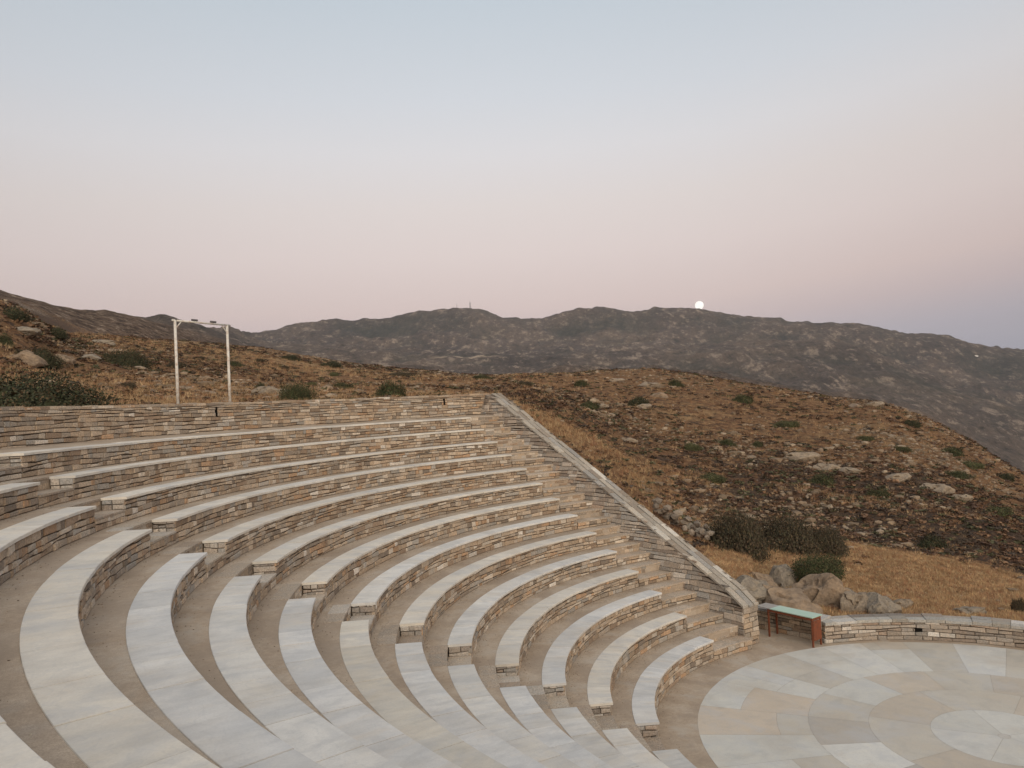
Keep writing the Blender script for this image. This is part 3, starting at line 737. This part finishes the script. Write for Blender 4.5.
# ------------------------------------------------------------------ scatter: loose stones, low scrub, dry grass (nobody could count these)
def ico(sub):
    import bmesh
    bm = bmesh.new(); bmesh.ops.create_icosphere(bm, subdivisions=sub, radius=1)
    V = np.array([v.co[:] for v in bm.verts]); Fc = np.array([[v.index for v in f.verts] for f in bm.faces]); bm.free(); return V, Fc
def scatter(templates, P, sc, rot, cols, name, mat, jitter=.0):
    Vs, Fs, Cs = [], [], []; off = 0
    ti = rng.integers(len(templates), size=len(P))
    for t, (V, Fc, fc) in enumerate(templates):
        s = np.where(ti == t)[0]
        if not len(s): continue
        c, sn = np.cos(rot[s])[:, None], np.sin(rot[s])[:, None]
        X = V[None, :, 0]*sc[s, 0:1]; Y = V[None, :, 1]*sc[s, 1:2]; Z = V[None, :, 2]*sc[s, 2:3]
        A_ = np.stack([X*c-Y*sn, X*sn+Y*c, Z], -1)+P[s][:, None, :]
        Vs.append(A_.reshape(-1, 3)); Fs.append((Fc[None]+(np.arange(len(s))*len(V))[:, None, None]+off).reshape(-1, Fc.shape[1])); off += len(s)*len(V)
        Cs.append((cols[s][:, None, :]*fc[None, :, None]).reshape(-1, 3))
    return fast_mesh(name, np.concatenate(Vs), np.concatenate(Fs), mat, face_col=np.concatenate(Cs))
def rock_template(sub, seed, amp=.35):
    V, Fc = ico(sub); r = np.random.default_rng(seed)
    for _ in range(9 if sub < 3 else 16):                # chop with planes for an angular rock
        n_ = r.normal(size=3); n_ /= np.linalg.norm(n_); h = r.uniform(.50, .85); d = V@n_; V = V - np.where(d > h, d-h, 0)[:, None]*n_*.9
    V = V*(1+amp*.35*(vnoise(V[:, 0]*3+9, V[:, 1]*3+V[:, 2]*2.7+9, seed)-.5)[:, None])
    return V, Fc, np.ones(len(Fc))
def leaf_template(nl, seed, size=.12, flat=.75, shell=.45):
    r = np.random.default_rng(seed); V, Fc, fc = [], [], []
    lobes = r.normal(size=(7, 3)); lobes /= np.linalg.norm(lobes, axis=1)[:, None]; lobes[:, 2] = np.abs(lobes[:, 2])
    for i in range(nl):
        d = r.normal(size=3); d /= np.linalg.norm(d); d[2] = abs(d[2])*1.0-.05
        lump = .60+.52*np.max(np.exp(-((1-lobes@d)/.13)))+.09*r.normal()
        rr = lump*(1-shell*r.random()**1.6); p = d*rr*np.array([1, 1, flat])
        a = r.normal(size=3); a /= np.linalg.norm(a); b = np.cross(a, d+.3*r.normal(size=3)); b /= np.linalg.norm(b)+1e-6
        s = size*r.uniform(.6, 1.4); k = len(V); V += [p-a*s*.5, p+b*s*.35+a*s*.1, p+a*s*.6, p-b*s*.35]
        Fc.append((k, k+1, k+2, k+3)); fc.append(r.uniform(.5, 1.5))
    return np.array(V), np.array(Fc), np.array(fc)
def grass_template(nb, seed):
    r = np.random.default_rng(seed); V, Fc, fc = [], [], []
    for i in range(nb):
        b = np.array([*r.normal(0, .28, 2), -.05]); a = r.uniform(0, 6.28); w = .035*np.array([cos(a), sin(a), 0]); tip = b+np.array([*r.normal(0, .3, 2), r.uniform(.6, 1.1)])
        k = len(V); V += [b-w, b+w, tip]; Fc.append((k, k+1, k+2)); fc.append(r.uniform(.7, 1.3))
    return np.array(V), np.array(Fc), np.array(fc)

def sample(n, dmin, dmax, dens=None, a0=-40, a1=40, mind=.45):
    ph = np.radians(rng.uniform(a0, a1, n)); d0 = np.interp(ph, PHI, D0); lo = np.maximum(dmin, d0+mind)
    u = rng.random(n); d = np.sqrt(lo**2+(dmax**2-lo**2)*u)
    keep = d > lo
    if dens is not None: pass
    X = CAM[0]+np.sin(ph)*d; Y = CAM[1]+np.cos(ph)*d; Z = H_at(ph, d)
    w = weights(X, Y, Z, d)
    return X[keep], Y[keep], Z[keep], d[keep], w[keep], ph[keep]
def colmix(n, base, var=.2):
    base = np.array(base); c = base[rng.integers(len(base), size=n)]; return c*rng.uniform(1-var, 1+var, n)[:, None]

def strat(n1, n2, **k):
    a = sample(n1, 10, 75, **k); b = sample(n2, 75, 185, **k)
    return [np.concatenate([p, q]) for p, q in zip(a, b)]
# stones
X, Y, Z, D, w, ph = strat(34000, 46000)
clump = fbm(X, Y, 7, 3, 61); rr = np.degrees(ph) > 3
keep = rng.random(len(X)) < np.clip((w[:, 2]*2.0+.04+1.1*clump)*(1-.93*(w[:, 0] > .6)*rr)*(1-.8*w[:, 3]), 0.01, 1)
X, Y, Z, D = X[keep], Y[keep], Z[keep], D[keep]; n = len(X)
s = rng.gamma(1.2, .055, n)*(.75+D/190)+.045; s = np.minimum(s, .42)
sc = np.stack([s*rng.uniform(.8, 1.5, n), s*rng.uniform(.7, 1.2, n), s*rng.uniform(.45, .85, n)], 1)
so = scatter([rock_template(1, i) for i in range(5)], np.stack([X, Y, Z+s*.12], 1), sc, rng.uniform(0, 6.28, n),
        colmix(n, [(.27, .20, .14), (.22, .165, .115), (.32, .255, .19), (.18, .135, .095)]), 'loose_stones', M['rock'])
tag(so, 'pale loose stones strewn over the dry brown slopes', 'stones', kind='stuff')
# low scrub
X, Y, Z, D, w, ph = strat(20000, 34000)
cl = fbm(X, Y, 9, 3, 71)
keep = rng.random(len(X)) < np.clip(w[:, 1]*1.5+.12+.9*cl, 0.01, 1)*(1-.95*((w[:, 0] > .6) & (np.degrees(ph) > 3)))
X, Y, Z, D = X[keep], Y[keep], Z[keep], D[keep]; n = len(X)
s = rng.uniform(.14, .36, n)*(.75+D/190)
sc = np.stack([s*rng.uniform(.9, 1.4, n), s*rng.uniform(.9, 1.3, n), s*rng.uniform(.45, .8, n)], 1)
so = scatter([leaf_template(26, 100+i, .55, .8, .5) for i in range(5)], np.stack([X, Y, Z], 1), sc, rng.uniform(0, 6.28, n),
        colmix(n, [(.085, .050, .034), (.12, .070, .043), (.060, .045, .034), (.075, .070, .038), (.17, .10, .058)], .25), 'low_scrub', M['leaf'])
tag(so, 'low dry brown thorny scrub covering the stony slopes', 'scrub', kind='stuff')
# dry grass
X, Y, Z, D, w, ph = [np.concatenate(q) for q in zip(sample(42000, 10, 48, mind=.3), sample(26000, 48, 110), sample(15000, 14, 36, a0=12, a1=36, mind=.3))]
keep = rng.random(len(X)) < np.clip(w[:, 0]*1.2+.22+.5*fbm(X, Y, 5, 3, 81), 0.02, 1)
X, Y, Z, D = X[keep], Y[keep], Z[keep], D[keep]; n = len(X); s = rng.uniform(.10, .26, n)*(.8+D/120)*np.where((np.degrees(np.arctan2(X-CAM[0], Y-CAM[1])) > 10) & (D < 45), .6, 1)
sc = np.stack([s, s, s*rng.uniform(.6, 1.1, n)], 1)
gcol = colmix(n, [(.36, .24, .13), (.30, .185, .10), (.42, .30, .175), (.25, .13, .075)], .2)*np.where((np.degrees(np.arctan2(X-CAM[0], Y-CAM[1])) > 11) & (D < 46), 1.22, 1.0)[:, None]
so = scatter([grass_template(11, 200+i) for i in range(5)], np.stack([X, Y, Z], 1), sc, rng.uniform(0, 6.28, n),
        gcol, 'dry_grass', M['leaf'])
tag(so, 'golden and rust coloured dry grass on the slopes', 'grass', kind='stuff')

n = 7000; kk = rng.integers(0, NR, n); tt = rng.uniform(R(122), R(243), n)
rr_ = R1 + kk*DR - .035 - np.minimum(rng.exponential(.07, n), .36); rr_ = np.where(rng.random(n) < .25, R1 + kk*DR - rng.uniform(.03, .38, n), rr_)
zz = np.where(kk == 0, 0., Z1 + (kk-1)*H - .006)
okk = (rr_ > 5.45)
gp_ = np.stack([SX+rr_*np.cos(tt), SY+rr_*np.sin(tt), zz+.002], 1)
side_ok = ((gp_[:, :2]-P0)@WN < -.45)
gp_ = gp_[okk & side_ok]; n = len(gp_); s_ = rng.uniform(.003, .011, n)
tag(scatter([rock_template(1, 21), rock_template(1, 22)], gp_, np.stack([s_*1.3, s_, s_*.6], 1), rng.uniform(0, 6.28, n),
    colmix(n, [(.30, .23, .17), (.20, .15, .11), (.40, .35, .28), (.14, .11, .08)]), 'grit', M['rock']), 'fine grit and dirt gathered along the feet of the bench risers', 'grit', kind='stuff')

# ------------------------------------------------------------------ shrubs, each a thing
GREEN = (.050, .056, .027); DKG = (.040, .043, .024); BRN = (.062, .052, .034); OLV = (.075, .080, .038)
def shrub_mesh(seed, col, nl=5200, size=.060, flat=.62):
    V, Fc, fc = leaf_template(nl, seed, size, flat, .34)
    V2, F2, f2 = leaf_template(420, seed+50, .26, flat, .1); V2 = V2*.62       # larger leaves, coloured darker, fill the inside of the shrub
    Fc = np.concatenate([Fc, F2+len(V)]); V = np.concatenate([V, V2]); fc = np.concatenate([fc, f2*.8])
    rs_ = np.random.default_rng(seed); c = np.array(col)[None]*fc[:, None]*(1+.18*(rs_.random((len(fc), 3))-.5)); c = np.where((rs_.random(len(fc)) < .16)[:, None], c*.4+np.array([[.085, .055, .032]]), c)
    o = fast_mesh('shrub', V, Fc, M['leaf'], face_col=c); me = o.data; bpy.data.objects.remove(o); return me
SM = {c: [shrub_mesh(300+10*i+j, col) for j in range(3)] for i, (c, col) in enumerate(dict(g=GREEN, d=DKG, b=BRN, o=OLV).items())}
FINE = {c: [shrub_mesh(400+i, col, 15000, .030)] for i, (c, col) in enumerate(dict(g=GREEN, d=DKG, b=BRN).items())}
SG = 'shrubs dotted over the slopes'
SHR = [  # px, py(base), width, height (px), tone, label, sink
 (28,409,150,46,'d','large dark green shrub leaning over the far left of the rear wall'),
 (126,368,54,24,'d','wide dark shrub mounded on the brown slope left of the white frame'),
 (37,366,52,22,'d','long dark shrub beside the big tan boulder on the left slope'),
 (14,320,28,14,'d','dark shrub on the skyline at the far left edge'),
 (55,338,24,12,'d','round dark shrub below the left skyline'),
 (5,346,16,13,'g','small dark shrub at the left edge just above the tan boulder'),
 (128,390,18,10,'b','small brown shrub between the wide shrub and the rear wall'),
 (176,368,24,7,'b','flat shrub seen just right of the left post of the white frame'),
 (232,367,24,7,'g','flat green shrub beside the right post of the white frame'),
 (199,360,13,4,'b','tiny dark shrub in the brown field inside the white frame'),
 (297,403,44,30,'g','tall rounded green shrub right of the white frame, touching the rear wall'),
 (261,392,14,12,'d','small dark shrub growing on the rock beside the rounded green shrub'),
 (341,390,30,9,'g','flat green shrub on the slope above the middle of the rear wall'),
 (334,377,15,6,'o','tiny olive shrub above the flat green shrub on the middle slope'),
 (312,387,12,6,'o','tiny olive shrub just right of the tall rounded green shrub'),
 (390,399,38,24,'g','slanting green shrub above the rear wall, nearest to the wall top'),
 (330,368,27,8,'d','dark shrub on the field crest under the left end of the mountain'),
 (291,361,20,8,'d','dark shrub on the crest where the field meets the mountain foot'),
 (284,370,13,5,'b','tiny brown shrub below the crest left of the middle field'),
 (259,363,15,5,'b','small brown shrub on the crest right of the white frame'),
 (481,380,26,6,'g','low green shrub on the crest left of the slanting wall top'),
 (399,377,40,6,'b','long low brown shrub along the field crest below the radio mast hill'),
 (524,387,25,7,'b','low brown shrub just right of the slanting wall top'),
 (581,387,19,9,'g','green shrub on the crest of the rocky hill, left end'),
 (588,409,30,9,'g','flat green shrub on the upper left flank of the rocky hill'),
 (637,406,26,12,'d','dark shrub between pale rocks high on the rocky hill'),
 (675,387,19,9,'g','green shrub just under the highest crest of the rocky hill'),
 (742,403,28,11,'g','green shrub on the upper slope below the moon'),
 (692,451,22,11,'o','olive shrub in the middle of the rocky hill, left of a pair'),
 (727,447,20,10,'g','green shrub in the middle of the rocky hill, right of a pair'),
 (757,447,15,7,'g','small green shrub right of the pair on the rocky hill'),
 (712,482,34,11,'o','broad olive shrub low on the rocky hill above the large brown shrubs'),
 (787,427,30,8,'o','olive shrub on the right shoulder of the rocky hill'),
 (821,484,32,13,'g','bright green shrub beside the pale rock ribs on the right'),
 (877,497,25,10,'g','green shrub right of the pale rock ribs'),
 (911,427,20,9,'d','dark shrub on the falling skyline behind the crest rock'),
 (950,455,28,9,'g','green shrub under the skyline at the right, upper of three'),
 (970,468,28,8,'o','olive shrub under the skyline at the right, middle of three'),
 (956,478,30,8,'g','green shrub under the skyline at the right, lowest of three'),
 (1004,480,20,7,'d','dark shrub on the skyline at the far right edge'),
 (930,549,32,16,'d','dark round shrub in the purple scrub above the golden grass'),
 (996,514,32,9,'o','olive shrub at the right edge in the purple scrub'),
 (865,441,19,6,'o','small olive shrub below the crest rock'),
 (901,452,20,7,'g','small green shrub right of and below the crest rock'),
 (736,550,84,56,'b','large brown-green shrub left in the clump above the golden grass'),
 (786,549,84,48,'b','large brown-green shrub middle of the clump above the golden grass'),
 (824,552,60,36,'b','dark brown shrub right end of the clump above the golden grass'),
 (816,589,66,30,'g','dense green cushion shrub sitting on the boulders behind the metal bench'),
 (1019,613,16,18,'b','dark brown shrub behind the low wall at the far right edge'),
]
for i, (px, py, wpx, hpx, tone, lab) in enumerate(SHR):
    P, d = on_ground(px, py-1); me = FINE[tone][0] if wpx > 39 and tone in FINE else SM[tone][i % 3]
    o = bpy.data.objects.new('shrub', me); COL.objects.link(o)
    sw = wpx*d/F/2*.98; sh = hpx*d/F/.70
    o.location = (P[0], P[1], P[2]-.08*sh); o.scale = (sw, sw*rng.uniform(.7, .95), sh); o.rotation_euler = (0, 0, 0)
    if 'cushion' in lab: o.location.z += .50; o.location.y -= .15
    tag(o, lab, 'shrub', SG)

# ------------------------------------------------------------------ boulders, each a thing
def boulder_mesh(seed, col):
    V, Fc, fc = rock_template(4, seed, .5)
    nrm = V/np.linalg.norm(V, axis=1)[:, None]
    V = V + nrm*(.10*(fbm(V[:, 0]*2+5, V[:, 1]*2+V[:, 2]*1.7+5, .8, 4, seed))[:, None])
    crack = np.abs(fbm(V[:, 0]+3, V[:, 1]*.8+V[:, 2]+3, 1.1, 3, seed+5)); V = V - nrm*(.16*np.exp(-(crack/.04)**2))[:, None]
    o = fast_mesh('boulder', V, Fc, M['rock'], face_col=np.tile(np.array(col), (len(Fc), 1)), smooth=False); me = o.data; bpy.data.objects.remove(o); return me
BM = {k: [boulder_mesh(50+7*j+31*i, c) for j in range(3)] for i, (k, c) in enumerate(dict(t=(.27, .205, .15), p=(.29, .235, .18), g=(.28, .24, .195)).items())}
BLD = [
 (22,363,42,17,'t','big tan boulder at the left edge of the slope'),
 (63,364,26,14,'t','tan boulder right of the long dark shrub on the left slope'),
 (88,360,22,10,'g','grey-brown boulder left of the wide dark shrub'),
 (24,334,26,10,'g','brown rock just below the left skyline shrub'),
 (100,345,26,8,'g','flat rock on the left slope above the wide shrub'),
 (266,396,34,18,'p','pale boulder beside the rounded green shrub at the rear wall'),
 (208,396,28,8,'p','flat pale rock between the posts of the white frame'),
 (186,392,18,9,'p','small pale rock right of the left post of the white frame'),
 (138,370,18,6,'p','small pale rock at the foot of the wide dark shrub'),
 (205,381,18,7,'t','small tan rock in the grass inside the white frame'),
 (618,383,24,8,'p','pale rock under the crest on the left of the rocky hill'),
 (600,408,20,7,'p','pale rock right of the flat green shrub on the rocky hill'),
 (652,388,34,10,'p','long pale rock crossing the top of the rocky hill'),
 (646,409,24,9,'p','pale rock below the dark shrub high on the hill'),
 (627,443,24,9,'p','lone pale rock in the reddish scrub beside the slanting wall'),
 (660,398,22,8,'t','tan rock right of the dark shrub high on the hill'),
 (806,461,42,16,'p','large pale rock rib on the right of the rocky hill, upper'),
 (828,471,30,12,'p','pale rock rib on the right of the hill, lower'),
 (852,474,30,10,'p','pale rock between the rib and the crest shrubs'),
 (902,481,34,13,'p','pale weathered rock mass on the right flank'),
 (938,493,34,15,'p','pale rock mass beside olive shrubs near the right edge'),
 (962,501,22,9,'p','small pale rock at the foot of the right rock mass'),
 (878,407,22,9,'p','jagged pale rock standing on the skyline'),
 (856,408,20,6,'t','low tan rock left of the jagged skyline rock'),
 (752,606,44,24,'g','grey-brown boulder touching the low end of the slanting wall'),
 (786,616,74,34,'t','broad tan boulder right behind the metal bench'),
 (786,588,36,30,'g','rounded grey boulder left of the cushion shrub'),
 (828,607,58,34,'t','tan boulder under the cushion shrub'),
 (762,592,34,22,'t','small tan boulder behind the slanting wall foot'),
 (860,612,38,24,'p','pale boulder right of the cushion shrub boulder'),
 (882,614,32,20,'g','grey boulder behind the low wall, right of the pale one'),
 (905,608,22,10,'p','small pale stone at the right end of the boulder row'),
 (846,597,22,10,'g','grey stone above the pale boulder by the cushion shrub'),
 (800,614,40,12,'t','low tan rock slab against the low wall corner'),
 (970,614,30,7,'g','flat dark stone lying in the golden grass behind the low wall'),
 (690,531,22,14,'g','upright grey rock standing beside the slanting wall'),
 (700,536,26,12,'g','grey rubble rock just behind the upright rock'),
 (668,521,24,14,'t','brown rock heaped behind the slanting wall'),
]
BG = 'boulders on the slopes'
for i, (px, py, wpx, hpx, tone, lab) in enumerate(BLD):
    P, d = on_ground(px, py-1); me = BM[tone][i % 3]
    o = bpy.data.objects.new('boulder', me); COL.objects.link(o)
    near_ = d < 32 and px > 700; sw = wpx*d/F/2*(1.15 if near_ else .95); sh = hpx*d/F*(.86 if near_ else .6)
    o.location = (P[0], P[1]+sw*.2, P[2]+sh*.12); o.scale = (sw, sw*rng.uniform(.65, .95), sh); o.rotation_euler = (0, 0, rng.uniform(-.5, .5))
    tag(o, lab, 'boulder', BG)

# ------------------------------------------------------------------ white pole frame behind the rear wall
def pix_at_r(px, py, r):
    d = ray(px, py); o_ = CAM[:2]-np.array([SX, SY]); a = d[:2]@d[:2]; b = 2*o_@d[:2]; c = o_@o_-r*r
    t = (-b+math.sqrt(b*b-4*a*c))/2/a; return CAM+t*d
RP = 19.0
a_ = pix_at_r(178, 403, RP); at_ = pix_at_r(173.5, 321, RP); b_ = pix_at_r(230, 402, RP); bt_ = pix_at_r(226.5, 324.5, RP)
zt_ = (at_[2]+bt_[2])/2
root = empty('pole_frame', ((a_[0]+b_[0])/2, (a_[1]+b_[1])/2, 6.6)); tag(root, 'goal-like frame of two white posts and a crossbar behind the rear wall', 'frame')
for p in (a_, b_):
    m = MB(); m.tube((p[0], p[1], 6.2), (p[0], p[1], zt_), .044, 10, r2=.038); m.build('post', M['pole'], root, True)
u = (b_-a_)[:2]/np.linalg.norm((b_-a_)[:2]); Lb = np.linalg.norm((b_-a_)[:2])
def bp(s, z, off=0): q = a_[:2]+u*s+np.array([u[1], -u[0]])*off; return (q[0], q[1], z)
m = MB(); m.tube(bp(-.10, zt_), bp(Lb+.12, zt_), .027, 8); m.build('crossbar', M['pole'], root, True)
for s in (.02, Lb-.02):
    m = MB(); m.tube(bp(s, zt_-.22), bp(s+(.18 if s < 1 else -.18), zt_-.03), .016, 6); m.build('brace', M['pole'], root)
for s in (Lb*.36, Lb*.72):
    m = MB(); q0 = np.array(bp(s, zt_+.03)); m.tube(bp(s-.10, zt_+.06), bp(s+.10, zt_+.06), .03, 8); m.tube(bp(s, zt_+.02), bp(s, zt_+.06), .02, 6)
    m.build('lamp_housing', M['fitting'], root)
m = MB(); m.tube(bp(.02, zt_+.0), bp(.02, zt_+.08), .03, 6); m.build('post_cap', M['fitting'], root)

# ------------------------------------------------------------------ rubble wall behind the slanting wall
root_p, d = on_ground(668, 527)
pA, _ = on_ground(652, 512); pB, _ = on_ground(706, 541)
m = MB(); vv = (pB-pA)[:2]; Lr = np.linalg.norm(vv); vv = vv/Lr; nn_ = np.array([-vv[1], vv[0]])
Vr, Fr, _ = rock_template(1, 9)
Vr2, Fr2, _ = rock_template(1, 12)
for lvl in range(3):
    s = 0
    while s < Lr:
        w = rng.uniform(.2, .45); q = pA[:2]+vv*(s+w/2)+nn_*rng.uniform(-.12, .12); z = float(H_xy(q[0], q[1]))+.12+lvl*.20
        V_, F_ = (Vr, Fr) if rng.random() < .5 else (Vr2, Fr2); t = rng.uniform(0, 6.28)
        Q = V_*np.array([w*.6, w*.5, .15]); Q = np.stack([Q[:, 0]*cos(t)-Q[:, 1]*sin(t)+q[0], Q[:, 0]*sin(t)+Q[:, 1]*cos(t)+q[1], Q[:, 2]+z], 1)
        m.add(Q, F_.tolist(), tuple(np.array((.24, .20, .165))*rng.uniform(.7, 1.35))); s += w*.95
tag(m.build('rubble_wall', M['rock']), 'tumbled dark dry-stone field wall just beyond the slanting wall', 'wall')

# ------------------------------------------------------------------ things on the far mountain
def on_ridge(px, D=3200):
    v = ray(px, 310); ph = math.atan2(v[0], v[1]); j = np.interp(ph, PHI, np.arange(len(PHI))); j = int(round(j)); i = int(np.argmin(np.abs(DF[:, 0]-D)))
    return np.array([CAM[0]+sin(ph)*DF[i, 0], CAM[1]+cos(ph)*DF[i, 0], ZF[i, j]])
def mast(px, h, w, lab):
    P = on_ridge(px); root = empty('radio_mast', P); tag(root, lab, 'mast', 'masts on the mountain top')
    m = MB(); n_ = 8
    for i in range(n_):
        z0_, z1_ = P[2]-4+(h*.8+4)*i/n_, P[2]-4+(h*.8+4)*(i+1)/n_; w0 = w*(1-.5*i/n_); w1 = w*(1-.5*(i+1)/n_)
        cs0 = [(P[0]+a*w0, P[1]+b*w0, z0_) for a, b in ((-1, -1), (1, -1), (1, 1), (-1, 1))]; cs1 = [(P[0]+a*w1, P[1]+b*w1, z1_) for a, b in ((-1, -1), (1, -1), (1, 1), (-1, 1))]
        for k in range(4):
            m.tube(cs0[k], cs1[k], w*.24, 5); m.tube(cs0[k], cs1[(k+1) % 4], w*.14, 4)
    m.build('lattice', M['steel'], root)
    m = MB(); m.tube((P[0], P[1], P[2]+h*.78), (P[0], P[1], P[2]+h), w*.28, 6); m.build('antenna', M['steel'], root)
    m = MB(); m.box(P[0]+2, P[0]+7, P[1]-3, P[1]+2, P[2]-3, P[2]+3, (.6, .6, .6)); m.build('equipment_hut', M['steel'], root)
mast(470.3, 32, 2.3, 'taller radio mast on the mountain summit left of centre')
mast(457, 22, 1.1, 'shorter thin mast left of the taller one on the summit')
def far_hit(px, py):
    v = ray(px, py); h = math.hypot(v[0], v[1]); ph = math.atan2(v[0], v[1]); j = int(round(np.interp(ph, PHI, np.arange(len(PHI)))))
    z = CAM[2]+v[2]/h*DF[:, 0]; i = np.where((z <= ZF[:, j]))[0]; i = i[0] if len(i) else int(np.argmin(np.abs(DF[:, 0]-3200))); return np.array([CAM[0]+sin(ph)*DF[i, 0], CAM[1]+cos(ph)*DF[i, 0], ZF[i, j]])
P = far_hit(976, 357)
HP = P.copy(); root = empty('white_house', HP); root.scale = (.55, .55, .6); tag(root, 'tiny white flat-roofed house on the mountain slope at the right', 'house')
m = MB(); m.box(P[0]-8, P[0]+4, P[1]-5, P[1]+5, P[2]-3, P[2]+4.5, (.7, .7, .7)); m.box(P[0]+4.02, P[0]+12, P[1]-4, P[1]+4, P[2]-3, P[2]+3.2, (.7, .7, .7)); m.build('wall', M['plaster'], root)
m = MB(); m.box(P[0]-8.2, P[0]+4.2, P[1]-5.2, P[1]+5.2, P[2]+4.51, P[2]+4.9, (.7, .7, .7)); m.box(P[0]+4.22, P[0]+12.2, P[1]-4.2, P[1]+4.2, P[2]+3.21, P[2]+3.6, (.7, .7, .7)); m.build('roof', M['plaster'], root)
m = MB(); m.box(P[0]-3, P[0]-1.6, P[1]-5.05, P[1]-5.01, P[2]-1, P[2]+1.4); m.build('door', M['dark'], root)
for dx in (-6, 1.2, 7):
    m = MB(); yy = 5.05 if dx < 4 else 4.05; m.box(P[0]+dx, P[0]+dx+1.4, P[1]-yy, P[1]-yy+.04, P[2]+.8, P[2]+2); m.build('window', M['dark'], root)

# ------------------------------------------------------------------ moon
md = ray(699.3, 305.3); MD = 14000.
mm, nt, b = new_mat('moonlight', 1, 0)
e = nd(nt, 'ShaderNodeEmission'); tc = nd(nt, 'ShaderNodeTexCoord').outputs['Object']
nmo = noise(nt, .012, 4, .5, tc); nt.links.new(ramp(nt, nmo, [(.4, (.90, .87, .80)), (.6, (1, .98, .93))]), e.inputs[0]); e.inputs[1].default_value = 1.3
nt.links.new(e.outputs[0], nt.nodes['Material Output'].inputs[0])
V, Fc = ico(4); o = fast_mesh('moon', V*MD*.0053, Fc, mm, smooth=True); o.location = CAM+md*MD
tag(o, 'full pale moon just above the mountain ridge', 'moon')

# ------------------------------------------------------------------ haze
HZ = True
if HZ:
    hm = MB(); zmin = min(ZF.min(), ZG.min())-1; hm.box(-7700, 7700, -7700, 7700, float(zmin), float(max(ZF.max(), 60)+70))
    m = bpy.data.materials.new('haze'); m.use_nodes = True; nt = m.node_tree; nt.nodes.clear()
    out = nt.nodes.new('ShaderNodeOutputMaterial'); pv_ = nt.nodes.new('ShaderNodeVolumePrincipled')
    pv_.inputs['Color'].default_value = (.80, .82, .92, 1); pv_.inputs['Density'].default_value = 5.0e-5; pv_.inputs['Anisotropy'].default_value = 0.
    nt.links.new(pv_.outputs[0], out.inputs['Volume'])
    ho_ = hm.build('haze', m); tag(ho_, kind='stuff')

# ------------------------------------------------------------------ dusk sky and afterglow
w = bpy.data.worlds.new('World'); S.world = w; w.use_nodes = True; nt = w.node_tree; bg = nt.nodes['Background']
tc = nd(nt, 'ShaderNodeTexCoord').outputs['Generated']; sx = nd(nt, 'ShaderNodeSeparateXYZ'); nt.links.new(tc, sx.inputs[0])
def mth(op, a, b=None, c=None):
    x = nd(nt, 'ShaderNodeMath', operation=op)
    for i, v in enumerate((a, b, c)):
        if v is None: continue
        if isinstance(v, (int, float)): x.inputs[i].default_value = v
        else: nt.links.new(v, x.inputs[i])
    return x.outputs[0]
def s2l(r, g_, b_): return tuple(((c/255+.055)/1.055)**2.4 if c > 10 else c/255/12.92 for c in (r, g_, b_))
# elevation (sine), nudged so the earth-shadow band climbs to the right
azr = mth('MULTIPLY', mth('MAXIMUM', mth('SUBTRACT', sx.outputs[0], .25), 0.), -.10)
el = mth('ADD', sx.outputs[2], azr)
sky = ramp(nt, el, [(0.0, s2l(166,165,176)), (.045, s2l(186,179,186)), (.085, s2l(206,189,188)), (.12, s2l(219,200,195)), (.187, s2l(226,212,208)), (.247, s2l(226,217,214)), (.31, s2l(223,221,223)), (.37, s2l(213,217,223)), (.47, s2l(197,207,216)), (1.0, s2l(190,193,199))])
x2 = mth('MULTIPLY_ADD', mth('MULTIPLY', sx.outputs[0], sx.outputs[0]), -.38, 1.)
sky = mix(nt, 1., sky, nd(nt, 'ShaderNodeCombineColor').outputs[0], 'MULTIPLY')
for q_ in range(3): nt.links.new(x2, [n for n in nt.nodes if n.bl_idname == 'ShaderNodeCombineColor'][0].inputs[q_])
west = mth('MAXIMUM', mth('MULTIPLY', sx.outputs[1], -1.), 0.)
wg = mth('MULTIPLY', mth('POWER', west, 1.5), mth('SUBTRACT', 1., mth('MINIMUM', mth('MULTIPLY', mth('ABSOLUTE', sx.outputs[2]), 1.8), 1.)))
c = mix(nt, wg, sky, (1.7, 1.2, .85))
# side falloff towards the edges of the anti-twilight arch
nt.links.new(c, bg.inputs[0]); bg.inputs[1].default_value = 1.0

sun = bpy.data.lights.new('afterglow', 'SUN'); sun.energy = 2.35; sun.angle = R(55); sun.color = (1, .87, .68)
so_ = bpy.data.objects.new('afterglow', sun); COL.objects.link(so_)
so_.rotation_euler = (R(61), 0, R(16))      # low in the west, behind the camera

# ------------------------------------------------------------------ camera
cd = bpy.data.cameras.new('camera'); co = bpy.data.objects.new('camera', cd); COL.objects.link(co); S.camera = co
cd.sensor_width = 36; cd.lens = F/1024*36; cd.clip_start = .05; cd.clip_end = 30000
fw = np.array([0, cos(PITCH), sin(PITCH)]); right = np.array([1., 0, 0]); up = np.array([0, -sin(PITCH), cos(PITCH)])
# image axes rotated by ROLL (x right, y down): right' and up' in the world
c_, s_ = cos(ROLL), sin(ROLL)
ri = c_*right + (-s_)*(-up)*1.0; ri = c_*right + s_*up; ui = np.cross(ri, fw)
from mathutils import Matrix
co.matrix_world = Matrix(((ri[0], ui[0], -fw[0], CAM[0]), (ri[1], ui[1], -fw[1], CAM[1]), (ri[2], ui[2], -fw[2], CAM[2]), (0, 0, 0, 1)))

S.view_settings.view_transform = 'Standard'; S.view_settings.look = 'None'; S.view_settings.exposure = 0; S.view_settings.gamma = 1
S.view_settings.use_curve_mapping = False
S.cycles.max_bounces = 5; S.cycles.diffuse_bounces = 3; S.cycles.volume_bounces = 0; S.cycles.use_denoising = True
